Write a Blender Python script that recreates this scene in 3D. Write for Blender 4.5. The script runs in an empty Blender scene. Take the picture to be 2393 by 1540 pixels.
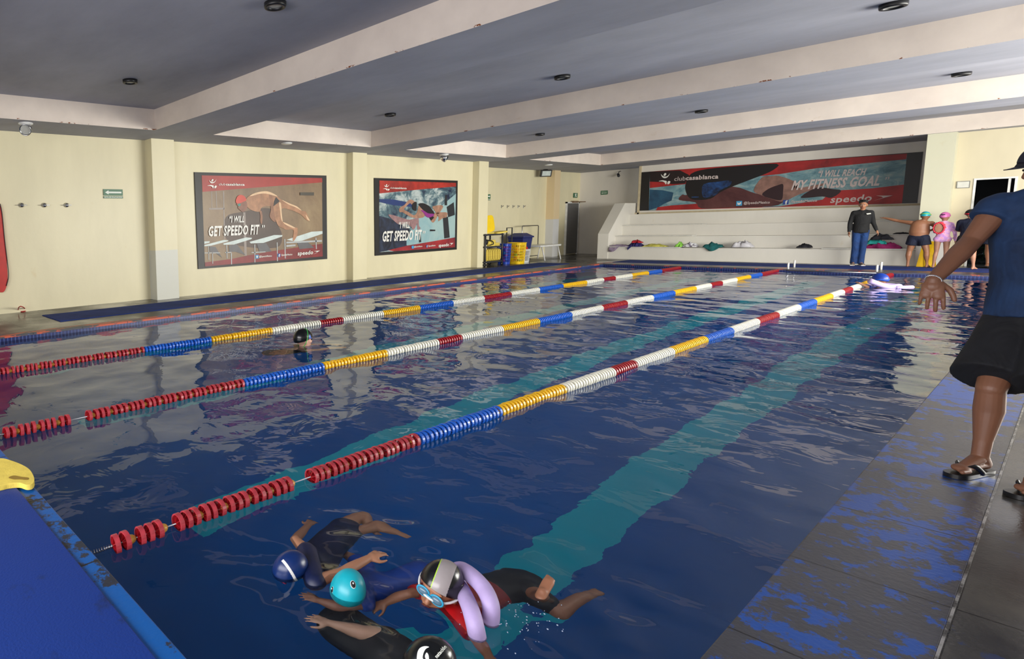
import bpy, bmesh, math, random
import numpy as np
from mathutils import Vector, Matrix, noise as mnoise
from mathutils.geometry import tessellate_polygon
random.seed(7); np.random.seed(7)
SC = bpy.context.scene
COL = SC.collection
PI = math.pi
# ------------------------------------------------------------------ camera
FPX, CPX, CPY, CAMH = 1377.95, 503.16, 690.72, 1.5
def _basis(a, b, c):
    f = Vector((-math.sin(a)*math.cos(b), math.cos(a)*math.cos(b), math.sin(b)))
    r = Vector((math.cos(a), math.sin(a), 0)); u = r.cross(f)
    return r*math.cos(c)+u*math.sin(c), -r*math.sin(c)+u*math.cos(c), f
CR, CU, CF = _basis(.9782, -.1129, -.028)
CC = Vector((0, 0, CAMH))
cam = bpy.data.cameras.new('camera'); camo = bpy.data.objects.new('camera', cam); COL.objects.link(camo)
cam.sensor_fit = 'HORIZONTAL'; cam.sensor_width = 36; cam.lens = 36*FPX/2393
cam.shift_x = (1196.5-CPX)/2393; cam.shift_y = -(770-CPY)/2393
cam.clip_start = .05; cam.clip_end = 400
camo.matrix_world = Matrix(((CR.x, CU.x, -CF.x, CC.x), (CR.y, CU.y, -CF.y, CC.y), (CR.z, CU.z, -CF.z, CC.z), (0, 0, 0, 1)))
SC.camera = camo
def U(px, py, ax, val):            # where the sight line through a photo pixel meets a plane of the room
    d = CF + CR*((px-CPX)/FPX) - CU*((py-CPY)/FPX)
    i = 'xyz'.index(ax); return CC + d*((val-CC[i])/d[i])
def D(px, py, dep):
    return CC + (CF + CR*((px-CPX)/FPX) - CU*((py-CPY)/FPX))*dep
# ------------------------------------------------------------------ light
SC.view_settings.view_transform = 'Standard'; SC.view_settings.look = 'None'
SC.view_settings.gamma = 1; SC.view_settings.use_curve_mapping = False
SC.view_settings.exposure = 0.06
SC.cycles.use_denoising = True
SC.cycles.max_bounces = 10; SC.cycles.diffuse_bounces = 5; SC.cycles.glossy_bounces = 4; SC.cycles.transmission_bounces = 6
SC.cycles.sample_clamp_indirect = 4
w = bpy.data.worlds.new('world'); SC.world = w; w.use_nodes = True
bg = w.node_tree.nodes['Background']; bg.inputs[0].default_value = (.62, .78, 1, 1); bg.inputs[1].default_value = 1.0
def area(name, loc, tgt, sx, sy, power, col):
    l = bpy.data.lights.new(name, 'AREA'); l.shape = 'RECTANGLE'; l.size = sx; l.size_y = sy; l.energy = power; l.color = col
    o = bpy.data.objects.new(name, l); COL.objects.link(o); o.location = loc
    o.rotation_euler = (Vector(tgt)-Vector(loc)).to_track_quat('-Z', 'Y').to_euler()
    return o
area('daylight_side_windows', (3.9, 15, 1.9), (-8, 15, 1.55), 12.5, 2.3, 2150, (1, .97, .88))
area('daylight_rear_windows', (-1.5, -3.4, 2.1), (-4, 20, 2.0), 8, 2.2, 560, (1, .96, .94))
# ------------------------------------------------------------------ materials
def rgb(r, g, b):                  # sRGB 0-255 -> linear
    return tuple(((c/255)/12.92 if c/255 <= .04045 else ((c/255+.055)/1.055)**2.4) for c in (r, g, b))+(1,)
class NT:
    def __init__(s, name):
        s.m = bpy.data.materials.new(name); s.m.use_nodes = True; s.t = s.m.node_tree; s.n = s.t.nodes
        s.p = s.n['Principled BSDF']; s.out = s.n['Material Output']
    def new(s, typ, **kw):
        nd = s.n.new(typ)
        for k, v in kw.items():
            if k.startswith('i_'):
                key = k[2:].replace('_', ' '); sock = None
                for i in nd.inputs:
                    if i.name.lower() == key.lower(): sock = i; break
                sock.default_value = v
            else: setattr(nd, k, v)
        return nd
    def link(s, a, b): s.t.links.new(a, b)
    def coord(s, scale=(1, 1, 1), loc=(0, 0, 0), kind='Object'):
        tc = s.new('ShaderNodeTexCoord'); mp = s.new('ShaderNodeMapping')
        mp.inputs['Scale'].default_value = scale; mp.inputs['Location'].default_value = loc
        s.link(tc.outputs[kind], mp.inputs[0]); return mp.outputs[0]
    def noise(s, scale, detail=4, rough=.55, vec=None, dist=0):
        nd = s.new('ShaderNodeTexNoise'); nd.inputs['Scale'].default_value = scale; nd.inputs['Detail'].default_value = detail
        nd.inputs['Roughness'].default_value = rough; nd.inputs['Distortion'].default_value = dist
        if vec is None: vec = s.coord()
        s.link(vec, nd.inputs['Vector']); return nd.outputs[0]
    def ramp(s, fac, stops):
        nd = s.new('ShaderNodeValToRGB'); e = nd.color_ramp.elements
        while len(e) < len(stops): e.new(.5)
        for i, (p, c) in enumerate(stops): e[i].position = p; e[i].color = c if len(c) == 4 else tuple(c)+(1,)
        s.link(fac, nd.inputs[0]); return nd.outputs[0]
    def mix(s, fac, a, b, typ='MIX'):
        nd = s.new('ShaderNodeMix', data_type='RGBA', blend_type=typ)
        for sock, v in ((nd.inputs[0], fac), (nd.inputs[6], a), (nd.inputs[7], b)):
            if hasattr(v, 'is_output'): s.link(v, sock)
            else: sock.default_value = v
        return nd.outputs[2]
    def math(s, op, a, b=0, c=0):
        nd = s.new('ShaderNodeMath', operation=op)
        for sock, v in zip(nd.inputs, (a, b, c)):
            if hasattr(v, 'is_output'): s.link(v, sock)
            else: sock.default_value = v
        return nd.outputs[0]
    def bump(s, h, dist, strength=1):
        nd = s.new('ShaderNodeBump'); nd.inputs['Distance'].default_value = dist; nd.inputs['Strength'].default_value = strength
        s.link(h, nd.inputs['Height']); s.link(nd.outputs[0], s.p.inputs['Normal']); return nd.outputs[0]
    def sep(s, vec):
        nd = s.new('ShaderNodeSeparateXYZ'); s.link(vec, nd.inputs[0]); return nd.outputs
BLK = (0, 0, 0, 1); WHT = (1, 1, 1, 1)
_M = {}
def M(name, col=None, rough=.6, var=.06, scale=8, metal=0, bump=0, spec=.5, coat=0, sss=0):
    if name in _M: return _M[name]
    n = NT(name); p = n.p
    p.inputs['Roughness'].default_value = rough; p.inputs['Metallic'].default_value = metal
    p.inputs['Specular IOR Level'].default_value = spec; p.inputs['Coat Weight'].default_value = coat
    if sss: p.inputs['Subsurface Weight'].default_value = sss; p.inputs['Subsurface Radius'].default_value = (.02, .008, .004)
    f = n.noise(scale, 3)
    c2 = tuple(max(0, c*(1-var*3)) for c in col[:3])+(1,)
    n.link(n.ramp(f, [(.3, c2), (.65, col)]), p.inputs['Base Color'])
    if bump: n.bump(n.noise(scale*5, 4), bump)
    _M[name] = n.m; return n.m
def wall_mat(name, col, stain=.12, low=None):
    n = NT(name); n.p.inputs['Roughness'].default_value = .38; n.p.inputs['Specular IOR Level'].default_value = .35
    f = n.noise(.7, 5, .6, n.coord((1, 1, .35))); f2 = n.noise(9, 3)
    d = tuple(c*(1-stain) for c in col[:3])+(1,)
    c = n.ramp(f, [(.35, d), (.62, col)])
    st = n.ramp(n.noise(1.6, 5, .7, n.coord((1, 1, .7), (5, 2, 1))), [(.66, BLK), (.78, WHT)])
    c = n.mix(n.math('MULTIPLY', st, .35), c, tuple(a*b for a, b in zip(col[:3], (.8, .62, .38)))+(1,))
    if low is not None:
        z = n.sep(n.coord())[2]
        c = n.mix(n.math('LESS_THAN', z, low[0]), c, low[1])
    n.link(c, n.p.inputs['Base Color']); n.bump(f2, .0015)
    _M[name] = n.m; return n.m
CREAM = rgb(224, 215, 180)
m_wall = wall_mat('cream_wall_paint', CREAM)
m_wallw = wall_mat('white_wall_paint', rgb(226, 220, 210))
m_pil = wall_mat('pilaster_paint', CREAM, .08)
m_ceil = wall_mat('ceiling_paint', rgb(196, 192, 196), .08)
# ------------------------------------------------------------------ mesh helpers
class MB:
    def __init__(s): s.v = []; s.f = []; s.mi = []; s.cur = 0
    def add(s, vs, fs):
        b = len(s.v); s.v += [tuple(v) for v in vs]; s.f += [tuple(i+b for i in f) for f in fs]; s.mi += [s.cur]*len(fs); return s
    def box(s, x0, y0, z0, x1, y1, z1, mtx=None):
        vs = [Vector((x, y, z)) for x in (x0, x1) for y in (y0, y1) for z in (z0, z1)]
        if mtx: vs = [mtx @ v for v in vs]
        return s.add(vs, [(0, 1, 3, 2), (4, 6, 7, 5), (0, 4, 5, 1), (2, 3, 7, 6), (0, 2, 6, 4), (1, 5, 7, 3)])
    def ring(s, path, prof, closed=False):   # frames along path, prof = list of (a,b) per point
        pass
    def tube(s, pts, r, n=10, caps=True, flat=1, side=None):
        pts = [Vector(p) for p in pts]; rs = r if isinstance(r, (list, tuple)) else [r]*len(pts)
        vs = []; prev = None
        for i, p in enumerate(pts):
            a = pts[max(i-1, 0)]; b = pts[min(i+1, len(pts)-1)]; t = (b-a).normalized()
            if prev is None:
                x = Vector(side) if side else (Vector((0, 0, 1)) if abs(t.z) < .9 else Vector((1, 0, 0)))
                x = (x-t*x.dot(t)).normalized()
            else: x = (prev-t*prev.dot(t)).normalized()
            prev = x; y = t.cross(x)
            for k in range(n):
                an = 2*PI*k/n; vs.append(p+(x*math.cos(an)+y*math.sin(an)*flat)*rs[i])
        fs = [(i*n+k, i*n+(k+1) % n, (i+1)*n+(k+1) % n, (i+1)*n+k) for i in range(len(pts)-1) for k in range(n)]
        if caps: fs += [tuple(range(n-1, -1, -1)), tuple(range((len(pts)-1)*n, len(pts)*n))]
        return s.add(vs, fs)
    def cap(s, p0, p1, r0, r1, n=16, flat=1, side=None, flatend=False):   # rounded cone
        p0 = Vector(p0); p1 = Vector(p1); L = (p1-p0).length
        t = (p1-p0).normalized() if L > 1e-6 else Vector((0, 0, 1))
        if flatend: return s.tube([p0, p0.lerp(p1, .5), p1], [r0, (r0+r1)/2, r1], n, True, flat, side)
        pts = []; rs = []
        for k in range(5): a = PI/2*k/5; pts.append(p0-t*r0*math.cos(a)*.999); rs.append(max(r0*math.sin(a), r0*.08))
        pts += [p0]; rs += [r0]
        if L > 1e-6: pts += [p1]; rs += [r1]
        for k in range(1, 6): a = PI/2*k/5; pts.append(p1+t*r1*math.sin(a)*.999); rs.append(max(r1*math.cos(a), r1*.08))
        return s.tube(pts, rs, n, True, flat, side)
    def ell(s, c, rx, ry, rz, mtx=None, nu=20, nv=12, v0=0, v1=1):
        vs = []; c = Vector(c)
        for j in range(nv+1):
            ph = PI*(v0+(v1-v0)*j/nv)
            for i in range(nu):
                th = 2*PI*i/nu; v = Vector((rx*math.sin(ph)*math.cos(th), ry*math.sin(ph)*math.sin(th), rz*math.cos(ph)))
                vs.append(c+(mtx @ v if mtx else v))
        fs = [(j*nu+i, (j+1)*nu+i, (j+1)*nu+(i+1) % nu, j*nu+(i+1) % nu) for j in range(nv) for i in range(nu)]
        return s.add(vs, fs)
    def lathe(s, prof, origin, axis=(0, 0, 1), n=24, close=False):
        ax = Vector(axis).normalized(); x = Vector((1, 0, 0)) if abs(ax.x) < .9 else Vector((0, 1, 0))
        x = (x-ax*x.dot(ax)).normalized(); y = ax.cross(x); o = Vector(origin); vs = []
        for r, h in prof:
            for k in range(n):
                a = 2*PI*k/n; vs.append(o+ax*h+(x*math.cos(a)+y*math.sin(a))*r)
        m = len(prof); fs = []
        for j in range(m if close else m-1):
            for k in range(n): fs.append((j*n+k, j*n+(k+1) % n, ((j+1) % m)*n+(k+1) % n, ((j+1) % m)*n+k))
        return s.add(vs, fs)
    def poly(s, pts):
        tris = tessellate_polygon([[Vector(p) for p in pts]]); return s.add(pts, [tuple(t) for t in tris])
    def prism(s, pts, vec):
        pts = [Vector(p) for p in pts]; vec = Vector(vec); n = len(pts)
        tris = tessellate_polygon([pts]); b = [p+vec for p in pts]
        return s.add(pts+b, [tuple(t) for t in tris]+[tuple(i+n for i in reversed(t)) for t in tris]+[(i, (i+1) % n, (i+1) % n+n, i+n) for i in range(n)])
    def build(s, name, mats, parent=None, smooth=False, bevel=0, loc=None):
        me = bpy.data.meshes.new(name); vs = s.v
        if loc is None and parent is not None: loc = (0, 0, 0)
        lo = Vector(loc) if loc is not None else Vector((0, 0, 0))
        po = parent_world(parent) if parent is not None else Vector((0, 0, 0))
        me.from_pydata([tuple(Vector(v)-lo-po) for v in vs], [], s.f)
        for mm in (mats if isinstance(mats, (list, tuple)) else [mats]): me.materials.append(mm)
        me.polygons.foreach_set('material_index', s.mi)
        bm = bmesh.new(); bm.from_mesh(me); bmesh.ops.recalc_face_normals(bm, faces=bm.faces); bm.to_mesh(me); bm.free()
        if smooth: me.polygons.foreach_set('use_smooth', [True]*len(me.polygons))
        me.update()
        o = bpy.data.objects.new(name, me); COL.objects.link(o); o.location = lo
        if parent is not None: o.parent = parent
        if bevel:
            b = o.modifiers.new('bevel', 'BEVEL'); b.width = bevel; b.segments = 2; b.limit_method = 'ANGLE'; b.angle_limit = .6
        return o
def parent_world(p):
    v = Vector((0, 0, 0))
    while p is not None: v += p.location; p = p.parent
    return v
def tag(o, label, cat, group=None, kind=None):
    if label: o['label'] = label
    if cat: o['category'] = cat
    if group: o['group'] = group
    if kind: o['kind'] = kind
    return o
def thing(name, loc, label, cat, group=None):
    o = bpy.data.objects.new(name, None); COL.objects.link(o); o.location = loc; o.empty_display_size = .1
    return tag(o, label, cat, group)
def struct(o, label=None, cat=None): return tag(o, label, cat, None, 'structure')
def one(mb, name, mats, label, cat, group=None, kind=None, smooth=False, bevel=0):
    vs = np.array([tuple(v) for v in mb.v]); c = (vs.min(0)+vs.max(0))/2
    return tag(mb.build(name, mats, None, smooth, bevel, (c[0], c[1], vs[:, 2].min())), label, cat, group, kind)
def catmull(pts, k=5, closed=False):
    P = [Vector(p) for p in pts]; n = len(P); out = []
    rng = range(n if closed else n-1)
    for i in rng:
        if closed: a, b, c, d = P[(i-1) % n], P[i], P[(i+1) % n], P[(i+2) % n]
        else: a, b, c, d = P[max(i-1, 0)], P[i], P[i+1], P[min(i+2, n-1)]
        for j in range(k):
            t = j/k; out.append(.5*((2*b)+(c-a)*t+(2*a-5*b+4*c-d)*t*t+(3*b-a-3*c+d)*t**3))
    if not closed: out.append(P[-1])
    return out
def text2d(s, bold=0.0):
    cu = bpy.data.curves.new('t', 'FONT'); cu.body = s; cu.resolution_u = 2; cu.offset = bold; cu.space_character = 1+bold*2
    o = bpy.data.objects.new('t', cu); COL.objects.link(o)
    dg = bpy.context.evaluated_depsgraph_get(); me = bpy.data.meshes.new_from_object(o.evaluated_get(dg))
    vs = [tuple(v.co) for v in me.vertices]; fs = [tuple(p.vertices) for p in me.polygons]
    bpy.data.objects.remove(o); bpy.data.curves.remove(cu); bpy.data.meshes.remove(me); return vs, fs
def text_on(mb, s, A, B, up, h, bold=0.02, shear=0):   # baseline A->B, letters h tall along up
    vs, fs = text2d(s, bold)
    if not vs: return
    x0 = min(v[0] for v in vs); x1 = max(v[0] for v in vs); A = Vector(A); d = Vector(B)-A; dn = d.normalized()
    H = .69
    mb.add([A+d*((v[0]-x0)/(x1-x0))+up*(v[1]/H*h)+dn*(shear*v[1]/H*h) for v in vs], fs)
# ------------------------------------------------------------------ room shell
XW, XR, YB, YN = -11.4, 4.0, 27.2, -3.5
PX0, PX1, PY0, PY1, WZ, FZ = -8.93, -.635, .96, 21.45, -.075, -1.5
CF_W = .82
ZS, ZC = 3.42, 3.81
# deck: slabs around the pool basin
n = NT('wet_deck_tile'); c = n.coord(); x, y, z = n.sep(c)
f = n.noise(1.3, 6, .62, dist=.4)
col = n.ramp(f, [(.3, rgb(40, 39, 40)), (.5, rgb(66, 64, 61)), (.72, rgb(96, 92, 84))])
gy = n.math('FRACT', n.math('DIVIDE', n.math('SUBTRACT', y, 2.642), .79)); gx = n.math('FRACT', n.math('DIVIDE', n.math('ADD', x, .18), .79))
line = n.math('MAXIMUM', n.math('LESS_THAN', gy, .012), n.math('LESS_THAN', gx, .012))
blue = n.math('MULTIPLY', n.ramp(n.noise(5, 8, .7), [(.6, BLK), (.63, WHT)]), n.math('MULTIPLY', n.math('GREATER_THAN', x, -1), .5))
col = n.mix(blue, col, rgb(40, 60, 110))
col = n.mix(line, col, rgb(28, 26, 24)); n.link(col, n.p.inputs['Base Color'])
n.link(n.ramp(n.noise(.9, 4), [(.35, (.1,)*3+(1,)), (.65, (.42,)*3+(1,))]), n.p.inputs['Roughness'])
n.bump(n.math('SUBTRACT', n.noise(60, 4), n.math('MULTIPLY', line, 2)), .0007)
m_deck = n.m
mb = MB()
mb.box(-13, YN, -.3, PX0-.20, YB+1, 0); mb.box(PX1+.455, YN, -.3, XR, YB+1, 0)
mb.box(PX0-.20, YN, -.3, PX1+.455, PY0-.0995, 0); mb.box(PX0-.20, PY1+CF_W, -.3, PX1+.455, YB+1, 0)
struct(mb.build('floor', m_deck), 'wet grey deck around the pool', 'floor')
def coping_mat(name, base, paint, thr, sc, stretch, paint2=None, jointy=None, joints=None, rough=.35, p2t=.55):
    n = NT(name); c = n.coord(); x, y, z = n.sep(c)
    col = n.ramp(n.noise(3, 5), [(.3, tuple(v*.75 for v in base[:3])+(1,)), (.7, base)])
    big = n.noise(.9, 3); fine = n.noise(sc, 9, .72, n.coord(stretch))
    f = n.math('ADD', n.math('MULTIPLY', big, .45), n.math('MULTIPLY', fine, .75))
    col = n.mix(n.ramp(f, [(thr, BLK), (thr+.03, WHT)]), col, paint)
    if paint2:
        f2 = n.noise(4, 8, .7, n.coord((1, .35, 1), (3, 7, 2)))
        col = n.mix(n.ramp(f2, [(p2t, BLK), (p2t+.02, WHT)]), col, paint2)
    if joints:
        s_, p_ = joints
        g = n.math('FRACT', n.math('DIVIDE', n.math('SUBTRACT', y if jointy else x, p_), s_)); ln = n.math('LESS_THAN', g, .012)
        col = n.mix(ln, col, rgb(22, 22, 26))
    n.link(col, n.p.inputs['Base Color']); n.p.inputs['Roughness'].default_value = rough
    n.bump(n.noise(40, 5), .002); return n.m
m_copR = coping_mat('worn_blue_grey_coping', rgb(66, 66, 72), rgb(6, 72, 156), .605, 9, (1.1, .9, 1), None, True, (.79, 2.642), .3)
m_copL = coping_mat('chipped_orange_coping', rgb(74, 74, 80), rgb(64, 84, 140), .66, 6, (1, .6, 1), rgb(190, 86, 58), True, (.79, 2.642), .45, .49)
m_copN = coping_mat('painted_blue_coping', rgb(44, 48, 60), rgb(8, 84, 156), .53, 7, (1, 1, 1), None, False, (.79, -2.45), .4)
m_copF = coping_mat('far_grey_coping', rgb(70, 68, 74), rgb(60, 66, 96), .64, 4, (.5, 1, 1), rgb(150, 70, 56), None, None, .3)
def coping(name, a, m, label):
    x0, y0, x1, y1 = a; mb = MB(); mb.box(x0, y0, -.3, x1, y1, .0)
    return struct(mb.build(name, m, None, False, .006), label, 'coping')
coping('trim_1', (PX1, PY0-.1, PX1+.455, PY1+CF_W), m_copR, 'worn blue and grey pool coping on the right')
coping('trim_2', (PX0-.20, PY0-.1, PX0, PY1+CF_W), m_copL, 'coping with chipped orange paint on the left of the pool')
coping('trim_3', (PX0, PY0-.1, PX1, PY0), m_copN, 'bright blue painted coping at the near end')
coping('trim_4', (PX0, PY1, PX1, PY1+CF_W), m_copF, 'grey coping with orange flecks at the far end')
mb = MB(); mb.box(PX1+.452, 2.0, 0, PX1+.460, YB-5, .003)
n = NT('wet_groove_glint'); n.p.inputs['Roughness'].default_value = .25  # reflection off the wet groove, painted as pale broken colour on the strip
n.link(n.ramp(n.noise(6, 6, .7), [(.45, rgb(60, 58, 56)), (.58, rgb(150, 148, 146))]), n.p.inputs['Base Color'])
struct(mb.build('trim_5', n.m), 'pale joint line in the deck beside the right coping', 'joint')
# basin
n = NT('pool_tiles'); c = n.coord(); x, y, z = n.sep(c)
base = n.ramp(n.noise(.5, 3), [(.35, rgb(0, 66, 132)), (.65, rgb(0, 86, 156))])
def band(x, a, b): return n.math('MULTIPLY', n.math('GREATER_THAN', x, a), n.math('LESS_THAN', x, b))
st = n.math('MAXIMUM', n.math('MAXIMUM', band(x, -2.02, -1.64), band(x, -3.86, -3.5)), n.math('MAXIMUM', band(x, -6.1, -5.74), band(x, -8.3, -7.94)))
st = n.math('MULTIPLY', st, n.math('MULTIPLY', n.math('GREATER_THAN', y, 2.2), n.math('LESS_THAN', y, 20.4)))
base = n.mix(st, base, rgb(16, 214, 196))
def grid(v, s): return n.math('LESS_THAN', n.math('FRACT', n.math('DIVIDE', v, s)), .1)
g = n.math('MAXIMUM', n.math('MAXIMUM', grid(x, .05), grid(y, .05)), grid(z, .05))
base = n.mix(n.math('MULTIPLY', g, .35), base, rgb(6, 120, 190)); n.link(base, n.p.inputs['Base Color']); n.p.inputs['Roughness'].default_value = .3
m_basin = n.m
mb = MB()
mb.box(PX0-.2, PY0-.2, FZ-.2, PX1+.2, PY1+.2, FZ)
mb.box(PX0-.2, PY0-.2, FZ, PX0, PY1+.2, -.3); mb.box(PX1, PY0-.2, FZ, PX1+.2, PY1+.2, -.3)
mb.box(PX0, PY0-.2, FZ, PX1, PY0, -.3); mb.box(PX0, PY1, FZ, PX1, PY1+.2, -.3)
struct(mb.build('pool_basin', m_basin), 'dark blue tiled pool basin with turquoise lane stripes', 'pool')
n = NT('mosaic_tile_band'); c = n.coord(); x, y, z = n.sep(c)
g = n.math('MAXIMUM', n.math('LESS_THAN', n.math('FRACT', n.math('DIVIDE', y, .055)), .22), n.math('LESS_THAN', n.math('FRACT', n.math('DIVIDE', x, .055)), .14))
cc = n.mix(g, rgb(8, 26, 84), rgb(66, 84, 140)); n.link(cc, n.p.inputs['Base Color']); n.p.inputs['Roughness'].default_value = .4
m_band = n.m
mb = MB(); mb.box(PX0, PY0, -.3, PX0+.006, PY1, -.03); mb.box(PX1-.006, PY0, -.3, PX1, PY1, -.03)
mb.box(PX0+.006, PY1-.006, -.3, PX1-.006, PY1, -.03); mb.box(PX0+.006, PY0, -.3, PX1-.006, PY0+.006, -.03)
struct(mb.build('trim_6', m_band), 'blue mosaic tile band at the waterline', 'tile band')
# water: a closed rippled body of water
def make_water():
    nx, ny = 208, 524; X = np.linspace(PX0-.03, PX1+.03, nx); Y = np.linspace(PY0-.03, PY1+.03, ny)
    gx, gy = np.meshgrid(X, Y, indexing='ij'); h = np.zeros_like(gx); rs = np.random.RandomState(3)
    for lam, amp, k in ((1.9, .0042, 7), (1.0, .0024, 9), (.55, .0016, 12), (.3, .0008, 14)):
        for _ in range(k):
            a = rs.uniform(0, 2*PI); L = lam*rs.uniform(.75, 1.3); ph = rs.uniform(0, 2*PI)
            wx = gx+.12*np.sin(gy*1.3+ph); h += amp/math.sqrt(k)*1.4*np.sin(2*PI/L*(wx*math.cos(a)+gy*math.sin(a))+ph)
    for cx, cy, R, A in ((-1.6, 2.05, .75, .0075), (-6.0, 5.4, .7, .003), (-2.4, 18.7, .7, .003), (-1.2, 2.5, .5, .006)):   # swimmers stir the water
        d = np.hypot(gx-cx, gy-cy); m_ = A*np.exp(-(d/R)**2)
        for _ in range(16):
            a = rs.uniform(0, 2*PI); L = rs.uniform(.11, .34); ph = rs.uniform(0, 2*PI)
            h += m_*.30*(L/.25)*np.sin(2*PI/L*((gx+.06*np.sin(gy*9+ph))*math.cos(a)+(gy+.06*np.sin(gx*8+ph))*math.sin(a))+ph)
    calm = np.clip(np.minimum(np.minimum(gx-PX0, PX1-gx), np.minimum(gy-PY0, PY1-gy))/.3, 0, 1); h *= .35+.65*calm
    vs = np.stack([gx.ravel(), gy.ravel(), (WZ+h).ravel()], 1).tolist()
    I = np.arange(nx*ny).reshape(nx, ny)
    q = np.stack([I[:-1, :-1].ravel(), I[1:, :-1].ravel(), I[1:, 1:].ravel(), I[:-1, 1:].ravel()], 1).tolist()
    rim = list(I[:, 0])+list(I[-1, 1:])+list(I[-2::-1, -1])+list(I[0, -2:0:-1]); b = len(vs); m = len(rim)
    vs += [(vs[i][0], vs[i][1], FZ-.02) for i in rim]
    q += [(int(rim[i]), b+i, b+(i+1) % m, int(rim[(i+1) % m])) for i in range(m)]; q.append(tuple(range(b, b+m)))
    me = bpy.data.meshes.new('pool_water'); me.from_pydata(vs, [], q)
    sm = [True]*((nx-1)*(ny-1))+[False]*(m+1); me.polygons.foreach_set('use_smooth', sm)
    bm = bmesh.new(); bm.from_mesh(me); bmesh.ops.recalc_face_normals(bm, faces=bm.faces); bm.to_mesh(me); bm.free()
    n = NT('pool_water'); n.n.remove(n.p)
    gl = n.new('ShaderNodeBsdfGlass'); gl.inputs['IOR'].default_value = 1.33; gl.inputs['Roughness'].default_value = 0; gl.inputs['Color'].default_value = (1, 1, 1, 1)
    bp = n.new('ShaderNodeBump'); bp.inputs['Distance'].default_value = .006; bp.inputs['Strength'].default_value = 1
    h1 = n.noise(3.2, 3, .5, n.coord((1, 1.0, 1)), .6)
    n.link(h1, bp.inputs['Height']); n.link(bp.outputs[0], gl.inputs['Normal']); n.link(gl.outputs[0], n.out.inputs['Surface'])
    ab = n.new('ShaderNodeVolumeAbsorption'); ab.inputs['Color'].default_value = (.15, .7, .9, 1); ab.inputs['Density'].default_value = .32
    n.link(ab.outputs[0], n.out.inputs['Volume'])
    me.materials.append(n.m); o = bpy.data.objects.new('pool_water', me); COL.objects.link(o)
    tag(o, 'deep blue rippled water filling the whole swimming pool', 'water', None, 'stuff')
make_water()
# ceiling with beams
mb = MB()
mb.box(-13, YN, ZC, XR, YB+1, ZC+.2)
mb.box(-13, YN, ZS, -10.28, YB+1, ZC)
for a, b in ((-.5, .85), (5.63, 6.98), (11.75, 13.1), (17.85, 19.2), (24.1, YB+1)): mb.box(-10.28, a, ZS, XR, b, ZC)
n = NT('ceiling_plaster'); n.p.inputs['Roughness'].default_value = .8
x, y, z = n.sep(n.coord()); f = n.noise(.8, 5, .6); cc = n.ramp(f, [(.35, rgb(204, 192, 182)), (.65, rgb(222, 210, 198))])
st = n.ramp(n.noise(1.7, 6, .7, n.coord((1, 1, 2), (2, 9, 4))), [(.64, BLK), (.75, WHT)])
cc = n.mix(n.math('MULTIPLY', st, n.math('MULTIPLY', n.math('LESS_THAN', z, 3.7), .4)), cc, rgb(176, 146, 104))
rust = n.math('MULTIPLY', n.math('LESS_THAN', n.math('ABSOLUTE', n.math('SUBTRACT', z, 3.431)), .01), n.ramp(n.noise(5, 6, .7), [(.6, BLK), (.62, WHT)]))
cc = n.mix(rust, cc, rgb(120, 62, 26)); n.link(cc, n.p.inputs['Base Color']); n.bump(n.noise(12, 4), .002)
n2 = NT('ceiling_bounce_light_tint'); n2.p.inputs['Roughness'].default_value = .7  # blue bounce light from the pool, painted into the level ceiling faces
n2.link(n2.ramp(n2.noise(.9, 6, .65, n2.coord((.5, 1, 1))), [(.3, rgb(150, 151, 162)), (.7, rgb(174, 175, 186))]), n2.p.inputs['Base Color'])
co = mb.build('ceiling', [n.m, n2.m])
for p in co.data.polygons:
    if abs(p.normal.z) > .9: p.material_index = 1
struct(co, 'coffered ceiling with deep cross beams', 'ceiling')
# left wall, pilasters
mb = MB(); mb.box(-13, YN, 0, -11.5, 6.1, ZS); mb.box(-13, 6.1, 0, XW, 18.3, ZS); mb.box(-13, 18.3, 0, -12.35, YB, ZS)
struct(mb.build('wall_left', m_wall), 'long cream wall behind the posters', 'wall')
m_pilL = wall_mat('pilaster_paint_white_foot', CREAM, .08, (1.07, rgb(204, 204, 192)))
m_pil4 = wall_mat('pilaster_paint_patch', rgb(222, 200, 160), .08, (1.5, rgb(204, 204, 204)))
k = 7
for (x0, y0, y1, m, lb) in ((-11.2, 6.03, 6.58, m_pilL, 'pilaster with whitewashed foot left of the first poster'), (-11.18, 12.07, 12.62, m_pil, 'cream pilaster between the two posters'),
                            (-11.18, 17.89, 18.42, m_pil, 'cream pilaster beside the yellow kickboard cart'), (-12.05, 24.45, 24.9, m_pil4, 'pilaster under the black floodlight')):
    mb = MB(); mb.box(-12.6, y0, 0, x0, y1, ZS); struct(mb.build('trim_%d' % k, m), lb, 'pilaster'); k += 1
# back wall parts
mb = MB(); mb.box(-13, YB, 0, -9.9, YB+.3, ZS); mb.box(-9.9, 26.4, 0, -2.2, 26.7, ZS)
struct(mb.build('wall_back', m_wallw), 'pale wall behind the concrete bleachers', 'wall')
mb = MB(); mb.box(-2.57, 24.2, 0, -2.09, 26.6, ZS)
struct(mb.build('trim_11', wall_mat('column_paint', rgb(206, 204, 180), .06, (1.1, rgb(206, 206, 206)))), 'broad cream column right of the bleachers', 'column')
dy = 24.6; dl = U(2282, 423, 'y', dy).x; dr = U(2372, 423, 'y', dy).x; dt = 2.19
mb = MB(); mb.box(-2.2, dy, 0, dl, dy+.2, ZS); mb.box(dr, dy, 0, XR, dy+.2, ZS); mb.box(dl, dy, dt, dr, dy+.2, ZS)
struct(mb.build('wall_back_right', wall_mat('beige_wall_paint', rgb(210, 200, 172))), 'beige wall with the garden doorway', 'wall')
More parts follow.
